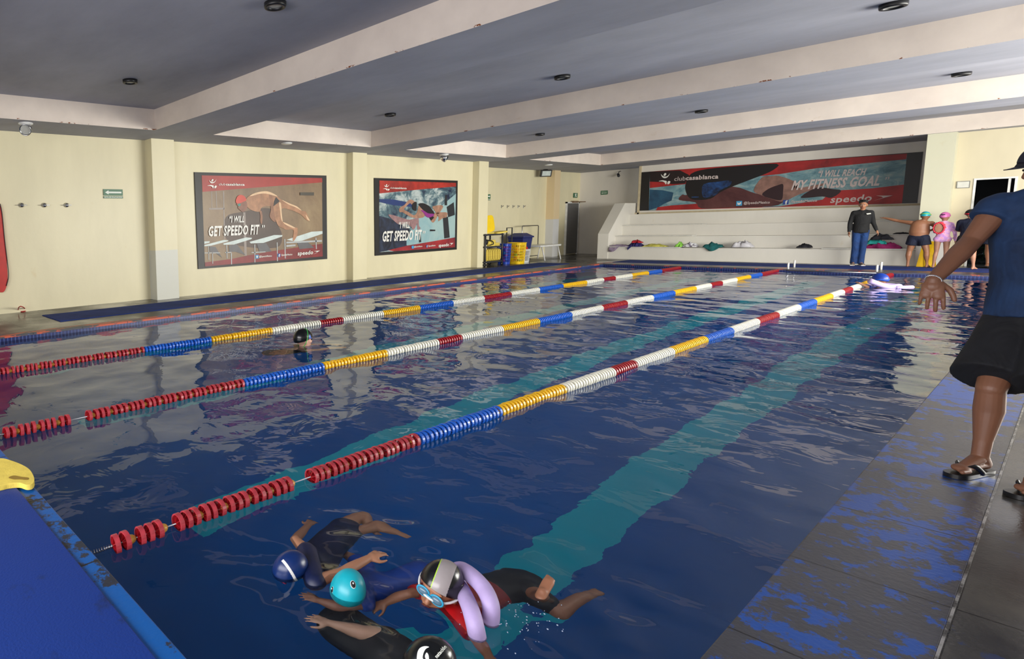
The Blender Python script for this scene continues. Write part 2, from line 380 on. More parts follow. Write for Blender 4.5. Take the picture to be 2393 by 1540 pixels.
mb = MB(); mb.box(XR, YN, 0, XR+.2, 8.5, ZS); mb.box(XR, 22.5, 0, XR+.2, YB, ZS); mb.box(XR, 8.5, 0, XR+.2, 22.5, .7)
struct(mb.build('wall_right', m_wallw), None, None)
mb = MB(); mb.box(-13, YN-.2, 0, -5.8, YN, ZS); mb.box(2.8, YN-.2, 0, XR+.2, YN, ZS); mb.box(-5.8, YN-.2, 0, 2.8, YN, .8)
struct(mb.build('wall_near', m_wallw), None, None)
# ------------------------------------------------------------------ plastics, metals
m_black = M('black_plastic', rgb(22, 22, 24), .4); m_dkgrey = M('dark_grey_plastic', rgb(44, 46, 54), .5)
m_white = M('white_plastic', rgb(225, 225, 222), .35); m_chrome = M('chrome', rgb(205, 205, 205), .18, .02, metal=1)
m_steel = M('brushed_steel', rgb(170, 170, 172), .3, .05, metal=1); m_lens = M('lamp_lens', rgb(190, 190, 182), .25)
m_green = M('sign_green', rgb(18, 96, 58), .4, .03); m_signw = M('sign_white', rgb(232, 236, 226), .5, .02)
m_yfoam = M('pale_yellow_foam', rgb(232, 206, 90), .75, .05, 14, bump=.002); m_yellow = M('bright_yellow_foam', rgb(240, 202, 8), .6, .03)
# mats
def mat_thing(x0, y0, x1, y1, label, m, group, z=.0):
    mb = MB(); mb.box(x0, y0, z, x1, y1, z+.012); one(mb, 'floor_mat', m, label, 'mat', group, bevel=.004)
n = NT('blue_rubber_mat'); c = n.coord(); x, y, z = n.sep(c)
gg = n.math('MAXIMUM', n.math('LESS_THAN', n.math('FRACT', n.math('DIVIDE', x, .03)), .3), n.math('LESS_THAN', n.math('FRACT', n.math('DIVIDE', y, .03)), .3))
cc = n.ramp(n.noise(2, 4), [(.3, rgb(26, 46, 104)), (.7, rgb(36, 60, 130))]); n.link(cc, n.p.inputs['Base Color']); n.p.inputs['Roughness'].default_value = .8; n.p.inputs['Specular IOR Level'].default_value = .2
n.bump(gg, .002); m_mat = n.m
n = NT('stained_blue_mat'); f = n.noise(2.2, 5, .6, n.coord((1, 1, 1), (1.2, 4, 0)))
cc = n.ramp(f, [(.55, rgb(0, 46, 124)), (.64, rgb(6, 28, 66))]); n.link(cc, n.p.inputs['Base Color']); n.p.inputs['Roughness'].default_value = .55
n.bump(n.noise(90, 2), .002); m_mat2 = n.m
mat_thing(-10.7, 3.35, -9.72, 20.9, 'long blue rubber mat along the left wall between pool and posters', m_mat, 'blue mats round the pool')
mat_thing(-9.0, 22.3, -1.0, 23.65, 'wide blue mat in front of the bleachers', m_mat, 'blue mats round the pool')
mat_thing(-7.0, -2.0, -.75, .866, 'near bright blue mat with dark stains at the close end of the pool', m_mat2, 'blue mats round the pool')
# ------------------------------------------------------------------ lane ropes
m_red = M('lane_red', rgb(160, 20, 30), .3, .08, 20); m_blue = M('lane_blue', rgb(30, 96, 200), .3, .05, 20)
m_yel = M('lane_yellow', rgb(240, 188, 20), .3, .05, 20); m_whi = M('lane_white', rgb(232, 230, 216), .35, .04, 20)
m_pink = M('faded_rim', rgb(186, 62, 72), .35, .12, 30); m_bead = M('bead_orange', rgb(226, 168, 70), .35, .04)
m_rope = M('white_cord', rgb(205, 210, 215), .5)
LC = [m_red, m_blue, m_yel, m_whi]
SEG = [(3.6, 0), (4.7, 1), (5.82, 2), (6.85, 3), (7.36, 0), (8.42, 3), (9.48, 2), (10.48, 1), (11.62, 3), (12.62, 0), (13.85, 3), (14.92, 1), (16.1, 2), (17.05, 3), (17.76, 0), (18.8, 3), (19.85, 2), (20.8, 1), (21.8, 0)]
SEG = [(a*.9613, c) for a, c in SEG]
def colour_at(y):
    for a, c in SEG:
        if y < a: return c
    return 0
def disc_mb(mb, o, mi_rim, mi_fin, full=True):
    R, r, w2 = .052, .044, .0125
    mb.cur = mi_rim; mb.lathe([(R, -w2), (R, w2), (r, w2), (r, -w2)], o, (0, 1, 0), 24, True)
    mb.cur = mi_fin; mb.lathe([(.012, -.02), (.012, .02)], o, (0, 1, 0), 8)
    if full:
        for k in range(8):
            a = PI*2*k/8; d = Vector((math.cos(a), 0, math.sin(a))); t = Vector((-d.z, 0, d.x))*.002; O = Vector(o)
            q = [O+d*.010+Vector((0, -.020, 0)), O+d*.010+Vector((0, .020, 0)), O+d*.045+Vector((0, .012, 0)), O+d*.045+Vector((0, -.012, 0))]
            mb.prism([p-t for p in q], t*2)
    else: mb.lathe([(.012, 0), (.045, 0)], o, (0, 1, 0), 16)
    mb.cur = 0
disc_me = {}
for ci in range(4):
    mb = MB(); disc_mb(mb, (0, 0, 0), 0, 1)
    rim = m_pink if ci == 0 else LC[ci]
    t = mb.build('float_disc', [rim, LC[ci]], None, False, 0); disc_me[ci] = t.data; bpy.data.objects.remove(t)
mb = MB(); mb.ell((0, 0, 0), .024, .03, .024, nu=16, nv=10); t = mb.build('bead', m_bead, None, True); bead_me = t.data; bpy.data.objects.remove(t)
def lane(X, label, gaps, ystart):
    zc = WZ+.018
    root = thing('lane_rope', (X, PY0, zc), label, 'lane rope', 'lane ropes across the pool')
    mb = MB(); mb.tube([(X, PY0+.1, zc), (X, 5, zc), (X, PY1-.01, zc)], .0035, 6); mb.build('cord', m_rope, root, True)
    mb = MB(); pts = [(X+.009*math.cos(i*1.1), PY0-.0+.14*i/60, zc+.009*math.sin(i*1.1)) for i in range(61)]
    mb.tube(pts, .0025, 5); mb.build('tension_spring', m_steel, root, True)
    mb = MB(); mb.cap((X, PY1-.06, zc), (X, PY1-.002, zc+.02), .018, .018); mb.build('wall_hook', m_white, root, True)
    y = ystart; k = 0; far = MB(); nd = 0; seq = [.052, .066, .05, .072]; rs = random.Random(int(-X*100))
    while y < PY1-.07:
        if any(a < y < b for a, b in gaps): y += .02; continue
        ci = colour_at(y)
        if nd < 96:
            o = bpy.data.objects.new('float_disc', disc_me[ci]); COL.objects.link(o); o.parent = root
            o.location = (0, y-PY0, rs.uniform(-.003, .003)); o.rotation_euler = (rs.uniform(-.06, .06), rs.uniform(0, 1), rs.uniform(-.1, .1))
            if ci == 0 and k % 3 == 1:
                b = bpy.data.objects.new('bead', bead_me); COL.objects.link(b); b.parent = root; b.location = (0, y-PY0+.03, 0)
            nd += 1
        else: disc_mb(far, (X, y, zc+rs.uniform(-.002, .002)), ci, ci, False)
        y += (.066 if (ci == 0 and k % 3 == 1) else .05) if ci == 0 and y < 4 else .05
        k += 1
    tag(far.build('float_disc', LC, root, False), None, None, None, 'stuff')
lane(-6.83, 'farthest lane rope, nearest the left wall, of red, blue, yellow and white floats', [], 1.15)
lane(-4.665, 'middle lane rope of red, blue, yellow and white floats between the other two', [(1.655, 1.79)], 1.12)
lane(-2.615, 'nearest lane rope, its red floats spread apart with gaps beside the blue mat', [(1.205, 1.25), (1.395, 1.47), (2.28, 2.44)], 1.12)
# ------------------------------------------------------------------ posters
UPZ = Vector((0, 0, 1))
class Poster:
    def __init__(s, name, ax, val, nrm, conv, corners, label, cat, group=None):
        s.ax, s.val, s.nrm, s.conv = ax, val, Vector(nrm), conv; s.k = 0
        pts = [s.P(*c) for c in corners]; c0 = sum(pts, Vector())/4
        s.root = thing(name, (c0.x, c0.y, min(p.z for p in pts)), label, cat, group)
        b = val+s.nrm['xyz'.index(ax)]*.0
        mb = MB(); mb.prism([p-s.nrm*.0 for p in pts], -s.nrm*.028); mb.build('frame', M('poster_black_border', rgb(26, 24, 24), .45), s.root)
    def P(s, x, y, lay=0):
        px, py = s.conv(x, y); p = U(px, py, s.ax, s.val); return p+s.nrm*lay
    def flat(s, name, pts, m, smooth=0, closed=True):
        s.k += 1; L = .0012*s.k+.0005; P = [s.P(*p, L) for p in pts]
        if smooth: P = catmull(P, smooth, True)
        mb = MB(); mb.poly(P); return mb.build(name, m, s.root)
    def multi(s, name, lst, m, smooth=0):
        s.k += 1; L = .0012*s.k+.0005; mb = MB()
        for pts in lst:
            P = [s.P(*p, L) for p in pts]; mb.poly(catmull(P, smooth, True) if smooth else P)
        return mb.build(name, m, s.root)
    def text(s, lines, m, name='lettering'):
        s.k += 1; L = .0012*s.k+.0005
        for (t, a, b, hpx, bold, shear) in lines:
            mb = MB(); A = s.P(*a, L); B = s.P(*b, L); h = (s.P(a[0], a[1]-hpx, L)-A).length; text_on(mb, t, A, B, UPZ, h, bold, shear); mb.build(name, m, s.root)
def pm(name, c, rough=.42, var=.05, sc=6): return M(name, c, rough, var, sc)
def noisy(name, stops, sc, stretch=(1, 1, 1), dist=.5, rough=.4, det=8):
    n = NT(name); n.link(n.ramp(n.noise(sc, det, .68, n.coord(stretch), dist), stops), n.p.inputs['Base Color']); n.p.inputs['Roughness'].default_value = rough; return n.m
p_white = pm('print_white', rgb(232, 230, 222)); p_red = pm('print_red', rgb(168, 52, 44), var=.08, sc=2); p_skin = pm('print_skin', rgb(178, 128, 92), var=.14, sc=5)
p_skinlt = pm('print_skin_light', rgb(226, 190, 150)); p_blk = pm('print_black', rgb(28, 24, 26)); p_tw = pm('print_sky_blue', rgb(70, 160, 210)); p_fb = pm('print_navy_blue', rgb(44, 74, 150))
def emblem(P, x, y, k):
    f = lambda lst: [(x+a*k, y+b*k) for a, b in lst]
    P.multi('emblem', [f([(0, 0), (-22, -6), (-45, -10), (-85, 0), (-45, 3), (-22, 15), (-12, 32), (-3, 28)]), f([(-60, -75), (-48, -45), (-22, -32), (12, -45), (35, -85), (10, -55), (-18, -48), (-42, -56)]),
            f([(-32, -66), (-22, -84), (-6, -84), (-5, -72), (-15, -58), (-28, -56)]), f([(8, 30), (10, 8), (22, -2), (38, 2), (34, 20), (20, 32)])], p_white, 3)
# poster 1
c1 = lambda x, y: (450+x/6.4156, 395+y/6.4156)
P1 = Poster('poster', 'x', -11.37, (1, 0, 0), c1, [(28, 46), (2008, 98), (2020, 1348), (88, 1500)], 'larger wall poster of a red-capped swimmer stepping off starting blocks', 'poster', 'swimming posters on the left wall')
P1.flat('printed_background', [(135, 95), (1940, 136), (1950, 1310), (185, 1460)], noisy('p1_background', [(.25, rgb(92, 70, 52)), (.5, rgb(128, 104, 76)), (.75, rgb(158, 136, 100))], .6))
P1.flat('shadow_area', [(760, 640), (1160, 590), (1260, 800), (1340, 1000), (1250, 1180), (700, 1150), (480, 1000), (500, 720)], pm('p1_dark', rgb(84, 66, 56), var=.1, sc=2), 4)
P1.multi('pole', [[(280, 330), (290, 330), (295, 580), (285, 580)], [(345, 330), (358, 330), (368, 580), (356, 580)], [(455, 330), (470, 330), (485, 1050), (470, 1050)], [(240, 585), (480, 580), (480, 605), (250, 610)], [(758, 650), (790, 650), (812, 1300), (775, 1300)]], pm('p1_pole', rgb(150, 138, 130)))
P1.flat('red_band', [(135, 95), (1940, 136), (1944, 200), (148, 342)], p_red)
P1.flat('red_band', [(183, 1400), (600, 1345), (850, 1290), (1200, 1230), (1944, 1118), (1950, 1310), (185, 1460)], pm('p1_red2', rgb(134, 36, 38), var=.12, sc=3))
P1.multi('starting_block', [[(173, 1085), (255, 1082), (250, 1105), (173, 1122)], [(173, 1140), (470, 1062), (538, 1068), (520, 1085), (270, 1150), (173, 1158)], [(455, 1118), (800, 1025), (890, 1032), (880, 1050), (620, 1132), (465, 1135)],
        [(852, 1092), (1220, 990), (1345, 990), (1340, 1012), (1060, 1108), (870, 1115)], [(1405, 1060), (1780, 940), (1945, 930), (1945, 970), (1640, 1075), (1530, 1085)]], pm('p1_block', rgb(204, 216, 212)))
P1.multi('block_side', [[(250, 1160), (340, 1165), (440, 1330), (330, 1250), (255, 1245)], [(540, 1145), (660, 1130), (790, 1290), (640, 1240), (545, 1240)], [(960, 1120), (1100, 1110), (1180, 1235), (1000, 1250)], [(1560, 1090), (1700, 1075), (1820, 1180), (1600, 1200)]], pm('p1_grey', rgb(96, 94, 96)))
P1.multi('block_leg', [[(230, 1160), (240, 1160), (246, 1360), (236, 1360)], [(290, 1255), (300, 1255), (305, 1420), (295, 1420)], [(500, 1140), (512, 1140), (520, 1340), (508, 1340)], [(570, 1260), (585, 1260), (588, 1430), (574, 1430)], [(922, 1130), (935, 1130), (938, 1400), (925, 1400)], [(1258, 1100), (1270, 1100), (1276, 1380), (1262, 1380)], [(1372, 1050), (1386, 1050), (1394, 1340), (1380, 1340)], [(1838, 1030), (1852, 1030), (1860, 1200), (1846, 1200)], [(175, 1252), (410, 1250), (410, 1262), (175, 1264)], [(485, 1245), (580, 1242), (580, 1256), (485, 1258)], [(880, 1245), (1090, 1235), (1090, 1248), (880, 1258)], [(1400, 1090), (1935, 1065), (1935, 1090), (1400, 1115)], [(1400, 1140), (1540, 1130), (1540, 1155), (1400, 1168)]], pm('p1_leg', rgb(176, 180, 180)))
P1.flat('swimmer_body', [(800, 450), (850, 400), (930, 360), (1040, 335), (1120, 335), (1200, 362), (1260, 400), (1320, 455), (1440, 510), (1560, 560), (1640, 630), (1692, 640), (1752, 770), (1705, 765), (1640, 700), (1560, 650), (1440, 605), (1345, 590), (1325, 660), (1350, 790), (1440, 830), (1530, 875), (1572, 890), (1562, 1000), (1512, 1080), (1497, 1050), (1512, 930), (1480, 905), (1400, 910), (1330, 880), (1280, 850), (1240, 760), (1205, 640), (1190, 560), (1040, 570), (1000, 640), (900, 625), (840, 590), (800, 540)], p_skin, 3)
P1.multi('swimmer_arm', [[(1140, 380), (1190, 400), (1205, 560), (1225, 680), (1240, 790), (1190, 770), (1150, 700), (1170, 600)], [(1000, 640), (1030, 630), (1045, 720), (1035, 825), (1010, 790), (1012, 700)]], pm('p1_arm', rgb(150, 104, 76), var=.1), 3)
P1.multi('skin_highlight', [[(850, 405), (930, 360), (1040, 336), (1120, 336), (1200, 364), (1270, 410), (1200, 395), (1100, 370), (1000, 372), (900, 400)], [(1330, 462), (1440, 512), (1560, 562), (1630, 625), (1540, 575), (1440, 535)], [(1290, 510), (1320, 520), (1335, 700), (1345, 790), (1320, 740), (1305, 620)], [(1350, 795), (1440, 830), (1530, 878), (1500, 885), (1400, 840)], [(1690, 680), (1752, 770), (1715, 755)]], p_skinlt, 3)
P1.flat('swimwear', [(1245, 420), (1300, 480), (1270, 510), (1205, 560), (1215, 490)], p_blk)
P1.flat('swimmer_head', [(655, 520), (790, 480), (815, 560), (790, 620), (745, 645), (700, 610), (672, 580), (680, 560)], pm('p1_face', rgb(140, 92, 72), var=.12), 3)
P1.flat('swim_cap', [(650, 512), (645, 460), (672, 405), (722, 388), (772, 410), (800, 465), (760, 490), (700, 512)], pm('p1_cap', rgb(206, 70, 52)), 3)
P1.flat('goggle', [(672, 530), (705, 518), (715, 545), (682, 558)], pm('p1_goggle', rgb(50, 130, 120)), 3)
P1.flat('caption_tag', [(1605, 350), (1812, 350), (1812, 398), (1605, 394)], pm('p1_tag', rgb(72, 66, 54)))
emblem(P1, 310, 252, 1.15)
P1.text([('club', (385, 246), (485, 246), 34, .0, 0), ('casablanca', (490, 247), (772, 250), 34, .035, 0), ('\u201cI WILL', (535, 800), (765, 795), 92, .03, .18), ('GET SPEEDO FIT', (228, 1005), (985, 973), 142, .035, .12), ('\u201d', (1025, 960), (1068, 958), 118, .01, .1),
         ('speedo', (1565, 1294), (1798, 1274), 58, .025, .12), ('@SpeedoMexico', (990, 1325), (1182, 1312), 26, .02, 0), ('/SpeedoMexico', (1320, 1302), (1488, 1290), 26, .02, 0)], p_white)
P1.flat('speed_arrow', [(1800, 1278), (1862, 1250), (1845, 1236), (1808, 1230), (1902, 1222)], p_white)
P1.flat('bird_badge', [(937, 1288), (980, 1286), (981, 1340), (938, 1343)], p_tw); P1.flat('letter_badge', [(1267, 1268), (1308, 1266), (1309, 1316), (1268, 1319)], p_fb)
P1.text([('f', (1280, 1318), (1304, 1317), 40, .03, 0), ], p_white); P1.flat('bird_mark', [(943, 1300), (958, 1308), (972, 1298), (968, 1322), (950, 1330)], p_white, 3)
# poster 2
c2 = lambda x, y: (870+x/8.02, 410+y/8.02)
P2 = Poster('poster', 'x', -11.37, (1, 0, 0), c2, [(40, 46), (1602, 98), (1584, 1388), (55, 1506)], 'smaller wall poster of a diving swimmer in black and magenta suit', 'poster', 'swimming posters on the left wall')
P2.flat('printed_background', [(130, 95), (1566, 140), (1545, 1345), (130, 1440)], noisy('p2_water', [(.36, rgb(24, 36, 64)), (.48, rgb(84, 112, 120)), (.56, rgb(168, 180, 178)), (.7, rgb(206, 210, 206))], 1.6, (1, 1, 1.4), .8))
P2.flat('deep_water', [(130, 760), (300, 800), (520, 900), (700, 1010), (650, 1330), (130, 1440)], noisy('p2_deep', [(.4, rgb(20, 24, 38)), (.66, rgb(44, 56, 80)), (.8, rgb(150, 160, 170))], 4))
P2.flat('light_pool', [(760, 800), (1100, 740), (1566, 340), (1545, 1180), (1000, 1270), (640, 1310), (640, 1180), (720, 1040), (860, 900)], noisy('p2_pale', [(.3, rgb(112, 160, 172)), (.6, rgb(158, 184, 182))], 1))
P2.multi('lane_marking', [[(1320, 800), (1415, 770), (1450, 1165), (1345, 1182)], [(1390, 590), (1525, 500), (1545, 740), (1420, 785)], [(870, 1100), (905, 1100), (915, 1250), (872, 1258)], [(1360, 380), (1400, 360), (1400, 560), (1350, 560)]], pm('p2_line', rgb(40, 42, 46)))
P2.flat('blue_rope', [(130, 440), (400, 450), (740, 520), (740, 590), (400, 560), (130, 500)], pm('p2_rope', rgb(34, 56, 110)))
P2.flat('red_band', [(130, 95), (1566, 140), (1566, 208), (900, 262), (130, 338)], noisy('p2_red', [(.3, rgb(96, 24, 26)), (.55, rgb(176, 50, 38)), (.8, rgb(190, 58, 44))], 1.5))
P2.flat('red_band', [(300, 1400), (640, 1318), (1100, 1240), (1545, 1160), (1545, 1345), (400, 1420)], noisy('p2_red2', [(.3, rgb(96, 26, 40)), (.6, rgb(162, 44, 48)), (.8, rgb(176, 50, 48))], 1.5))
P2.multi('swimmer_body', [[(495, 640), (520, 600), (600, 550), (650, 490), (715, 450), (790, 495), (735, 545), (700, 520), (620, 590), (590, 640), (680, 690), (770, 745), (830, 700), (870, 560), (940, 560), (1000, 700), (960, 780), (880, 800), (800, 800), (700, 770), (560, 690), (510, 690)],
        [(1120, 590), (1230, 560), (1300, 560), (1320, 600), (1230, 740), (1150, 880), (1095, 845), (1140, 730), (1180, 690)], [(1180, 700), (1300, 690), (1400, 700), (1390, 780), (1320, 800), (1230, 860), (1240, 790)]], pm('p2_skin', rgb(176, 132, 108), var=.14), 3)
P2.multi('second_swimmer', [[(300, 745), (350, 735), (540, 790), (700, 830), (830, 800), (830, 900), (770, 1020), (720, 960), (620, 900), (500, 920), (400, 850)], [(840, 805), (865, 810), (870, 940), (900, 990), (840, 1010)]], pm('p2_skin2', rgb(160, 124, 124), var=.14), 3)
P2.flat('swimsuit', [(860, 540), (940, 518), (1040, 560), (1100, 620), (1150, 690), (1150, 720), (1060, 720), (960, 660), (900, 600)], p_blk, 3)
P2.flat('swimsuit_panel', [(900, 650), (960, 660), (1040, 710), (1150, 722), (1130, 770), (1060, 792), (1000, 770), (950, 700)], pm('p2_mag', rgb(140, 46, 130)), 3)
P2.flat('swimsuit_leg', [(1060, 792), (1130, 765), (1150, 790), (1095, 850)], p_blk)
P2.flat('swim_cap', [(740, 600), (745, 535), (790, 495), (825, 510), (820, 600), (815, 660), (770, 655)], p_blk, 3)
P2.flat('caption_tag', [(1075, 1012), (1172, 1016), (1172, 1042), (1075, 1046)], p_blk)
emblem(P2, 275, 252, 1.0)
P2.text([('club', (325, 248), (405, 250), 32, .0, 0), ('casablanca', (408, 250), (632, 256), 32, .03, 0), ('\u201cI WILL', (480, 990), (690, 982), 112, .03, .16), ('GET SPEEDO FIT', (175, 1235), (905, 1195), 180, .035, .12), ('\u201d', (925, 1190), (975, 1188), 150, .01, .1),
         ('speedo', (1232, 1342), (1425, 1322), 58, .025, .12), ('@SpeedoMexico', (775, 1350), (928, 1338), 26, .02, 0), ('/SpeedoMexico', (1040, 1335), (1175, 1322), 26, .02, 0)], p_white)
P2.flat('speed_arrow', [(1430, 1322), (1480, 1295), (1468, 1280), (1432, 1270), (1512, 1262)], p_white)
P2.flat('bird_badge', [(725, 1320), (768, 1316), (770, 1368), (728, 1372)], p_tw); P2.flat('letter_badge', [(998, 1302), (1028, 1300), (1028, 1350), (1000, 1352)], p_fb)
P2.text([('f', (1006, 1350), (1024, 1349), 38, .03, 0)], p_white)
# banner
YBN = 26.38
c3 = lambda x, y: (1490+x/7.038, 345+y/7.038); c4 = lambda x, y: (1820+x/6.837, 345+y/6.837)
C3 = lambda x, y: (x, y)
def t4(x, y): px, py = c4(x, y); return ((px-1490)*7.038, (py-345)*7.038)
P3 = Poster('banner', 'y', YBN, (0, -1, 0), c3, [(65, 405), t4(2308, 65), t4(2212, 885), (25, 1038)], 'very long dark banner with black goggles swimmer high above the bleachers', 'banner')
P3.flat('printed_background', [(200, 395), t4(2050, 95), t4(1968, 892), (185, 1030)], noisy('p3_water', [(.3, rgb(52, 96, 112)), (.5, rgb(112, 148, 156)), (.68, rgb(160, 176, 172))], 2.2, (1, 1, 2), .8, .5))
P3.flat('dark_water', [(200, 690), (420, 700), (590, 740), (560, 870), (420, 930), (340, 985), (185, 1030)], noisy('p3_deep', [(.35, rgb(22, 56, 84)), (.7, rgb(40, 88, 116))], 2))
P3.multi('red_band', [[(200, 395), t4(2050, 95), t4(2036, 185), t4(600, 330), t4(0, 425), (1980, 470), (780, 600), (200, 665)], [(330, 980), (560, 950), (1000, 920), (2100, 978), t4(0, 940), t4(700, 830), t4(850, 690), t4(1500, 650), t4(2000, 590), t4(1968, 892), (300, 1033)]], noisy('p3_red', [(.3, rgb(96, 20, 24)), (.55, rgb(168, 36, 36)), (.8, rgb(186, 44, 40))], .9, rough=.5))
P3.multi('dark_shade', [[(200, 395), (700, 375), (850, 450), (780, 590), (560, 600), (440, 570), (200, 560)]], pm('p3_shade', rgb(34, 18, 22), var=.1))
P3.flat('swimmer_face', [(680, 860), (740, 770), (800, 780), (1000, 700), (1560, 640), (1900, 740), (2300, 850), (2393, 890), (2200, 965), (1500, 990), (1050, 1000), (950, 900)], noisy('p3_face', [(.35, rgb(62, 24, 30)), (.7, rgb(104, 62, 60))], .8), 3)
P3.flat('goggle', [(790, 600), (880, 430), (1150, 350), (1700, 300), (2290, 265), (2230, 370), (1980, 480), (1560, 640), (1350, 740), (1200, 840), (1000, 860), (870, 840), (800, 740)], pm('p3_blk', rgb(18, 14, 18)), 3)
P3.multi('lens_reflection', [[(1060, 740), (1090, 600), (1330, 560), (1530, 540), (1520, 620), (1360, 700), (1300, 770), (1180, 815), (1090, 820)], [(900, 808), (1000, 806), (1000, 820), (900, 820)]], noisy('p3_lens', [(.4, rgb(10, 16, 40)), (.6, rgb(26, 66, 120)), (.75, rgb(70, 120, 170))], 3), 3)
P3.multi('second_swimmer', [[(1910, 700), (2050, 490), (2200, 470), t4(0, 450), t4(250, 540), t4(300, 640), t4(470, 620), t4(780, 560), t4(600, 650), t4(300, 760), t4(80, 860), (2250, 860), (2030, 780)]], pm('p3_skin', rgb(150, 112, 100), var=.16, sc=4), 3)
P3.multi('swimmer_shadow', [[(2050, 780), (2150, 680), (2300, 620), (2393, 600), t4(70, 700), t4(50, 830), (2260, 855)], [t4(350, 790), t4(600, 640), t4(850, 660), t4(1000, 690), t4(850, 800), t4(700, 780), t4(480, 800)]], pm('p3_dark2', rgb(44, 20, 26)), 3)
emblem(P3, 480, 552, 1.55)
P3.text([('club', (603, 548), (790, 538), 66, .0, .05), ('casablanca', (795, 534), (1328, 506), 66, .03, .05), ('\u201cI WILL REACH', t4(610, 470), t4(1370, 435), 98, .03, .2), ('MY FITNESS GOAL', t4(200, 672), t4(1600, 598), 140, .04, .2), ('\u201d', t4(1680, 590), t4(1745, 585), 118, .01, .1),
         ('@SpeedoMexico', (1745, 930), (2175, 918), 40, .02, .05), ('/SpeedoMexico', t4(190, 880), t4(610, 862), 38, .02, .05), ('speedo', t4(820, 882), t4(1480, 850), 105, .02, .12)], pm('p3_letter', rgb(206, 190, 186)))
P3.flat('speed_arrow', [t4(1500, 852), t4(1670, 800), t4(1640, 780), t4(1555, 768), t4(1822, 764)], pm('p3_letter', None))
P3.flat('bird_badge', [(1628, 880), (1722, 876), (1720, 952), (1622, 958)], p_tw); P3.flat('letter_badge', [t4(72, 838), t4(162, 833), t4(158, 905), t4(68, 910)], p_fb)
P3.text([('f', t4(100, 905), t4(140, 902), 60, .03, 0)], p_white); P3.flat('bird_mark', [(1642, 900), (1672, 912), (1706, 892), (1695, 930), (1655, 940)], p_white, 3)
# ------------------------------------------------------------------ fixtures on walls and ceiling
def downlight(px, py, label):
    c = U(px, py, 'z', ZC-.02); r = .085*1.3
    t = thing('ceiling_light', (c.x, c.y, ZC-.05), label, 'ceiling light', 'round black ceiling lights')
    mb = MB(); mb.lathe([(r*.72, -.05), (r, -.05), (r*1.04, -.035), (r*1.04, 0), (r*.72, 0)], (c.x, c.y, ZC), n=32, close=True); mb.build('trim_ring', m_black, t, True)
    mb = MB(); mb.lathe([(0, -.03), (r*.4, -.036), (r*.74, -.03)], (c.x, c.y, ZC), n=28); mb.build('lens', m_lens, t, True)
for a in ((643, 11, 'black ring ceiling light cut by the top edge, nearest the camera'), (304, 190, 'black ring ceiling light in the first bay above the evacuation arrow'), (1314, 180, 'black ring ceiling light in the middle of the second bay'),
          (912, 268, 'black ring ceiling light in the second bay near the left wall'), (2088, 12, 'black ring ceiling light at the top right of the second bay'), (1639, 260, 'black ring ceiling light in the middle of the third bay'),
          (1262, 314, 'small black ring ceiling light in the third bay near the left wall'), (2247, 173, 'black ring ceiling light at the right of the third bay')): downlight(*a)
def spot(px, py, label, tilt, group='white spotlights along the left soffit'):
    c = U(px, py, 'z', ZS-.02); t = thing('soffit_spotlight', (c.x, c.y, ZS-.05), label, 'spotlight', group)
    mb = MB(); mb.lathe([(0, 0), (.125, 0), (.125, -.02), (.09, -.035), (0, -.035)], (c.x, c.y, ZS), n=28); mb.build('mounting_plate', m_white, t, True)
    if tilt:
        ax = Vector(tilt).normalized(); o = Vector((c.x, c.y, ZS-.10))
        mb = MB(); mb.lathe([(.0, -.09), (.07, -.085), (.10, -.02), (.105, .07), (.092, .075), (.088, .04), (0, .035)], o, ax, 28); h = mb.build('lamp_head', m_chrome, t, True)
        mb = MB(); mb.lathe([(0, .05), (.085, .052)], o, ax, 24); mb.build('lens', m_lens, h, True)
spot(60, 290, 'tilted chrome spotlight at the far left of the soffit', (.75, -.45, -.45)); spot(670, 336, 'flat white disc lamp above the first poster', None)
spot(1038, 362, 'tilted white spotlight above the second poster', (.8, .35, -.55)); spot(1282, 386, 'flat white disc lamp above the floodlight', None)
# floodlight and camera
f0 = U(1276, 405, 'x', -11.95); t = thing('floodlight', (f0.x, f0.y, f0.z-.13), 'square black floodlight on a bracket near the far left corner', 'floodlight')
rot = Matrix.Rotation(math.radians(-35), 3, 'Z') @ Matrix.Rotation(math.radians(15), 3, 'Y')
T4 = Matrix.Translation(f0) @ rot.to_4x4()
mb = MB(); mb.box(-.05, -.21, -.13, .03, .21, .13, T4); hd = mb.build('housing', m_black, t, False, .01)
mb = MB(); mb.box(.031, -.16, -.09, .036, .16, .09, T4); mb.build('lens', M('flood_glass', rgb(200, 210, 205), .2), hd)
mb = MB(); mb.tube([f0+Vector((0, 0, .13)), f0+Vector((-.02, 0, .22)), (f0.x-.02, f0.y, ZS-.01)], .018, 8); mb.box(f0.x-.08, f0.y-.06, ZS-.03, f0.x+.04, f0.y+.06, ZS-.001); mb.build('bracket', m_black, t)
c0 = U(1445, 408, 'y', YB-.2); t = thing('security_camera', (c0.x, c0.y, c0.z-.08), 'small dark security camera left of the long banner', 'camera')
mb = MB(); mb.cap(c0+Vector((-.03, .05, .02)), c0+Vector((.06, -.12, -.06)), .045, .05); mb.build('camera_body', m_dkgrey, t, True)
mb = MB(); mb.tube([c0+Vector((0, 0, .03)), c0+Vector((0, .05, .12)), (c0.x, YB-.003, c0.z+.14)], .014, 8); mb.build('wall_arm', m_dkgrey, t, True)
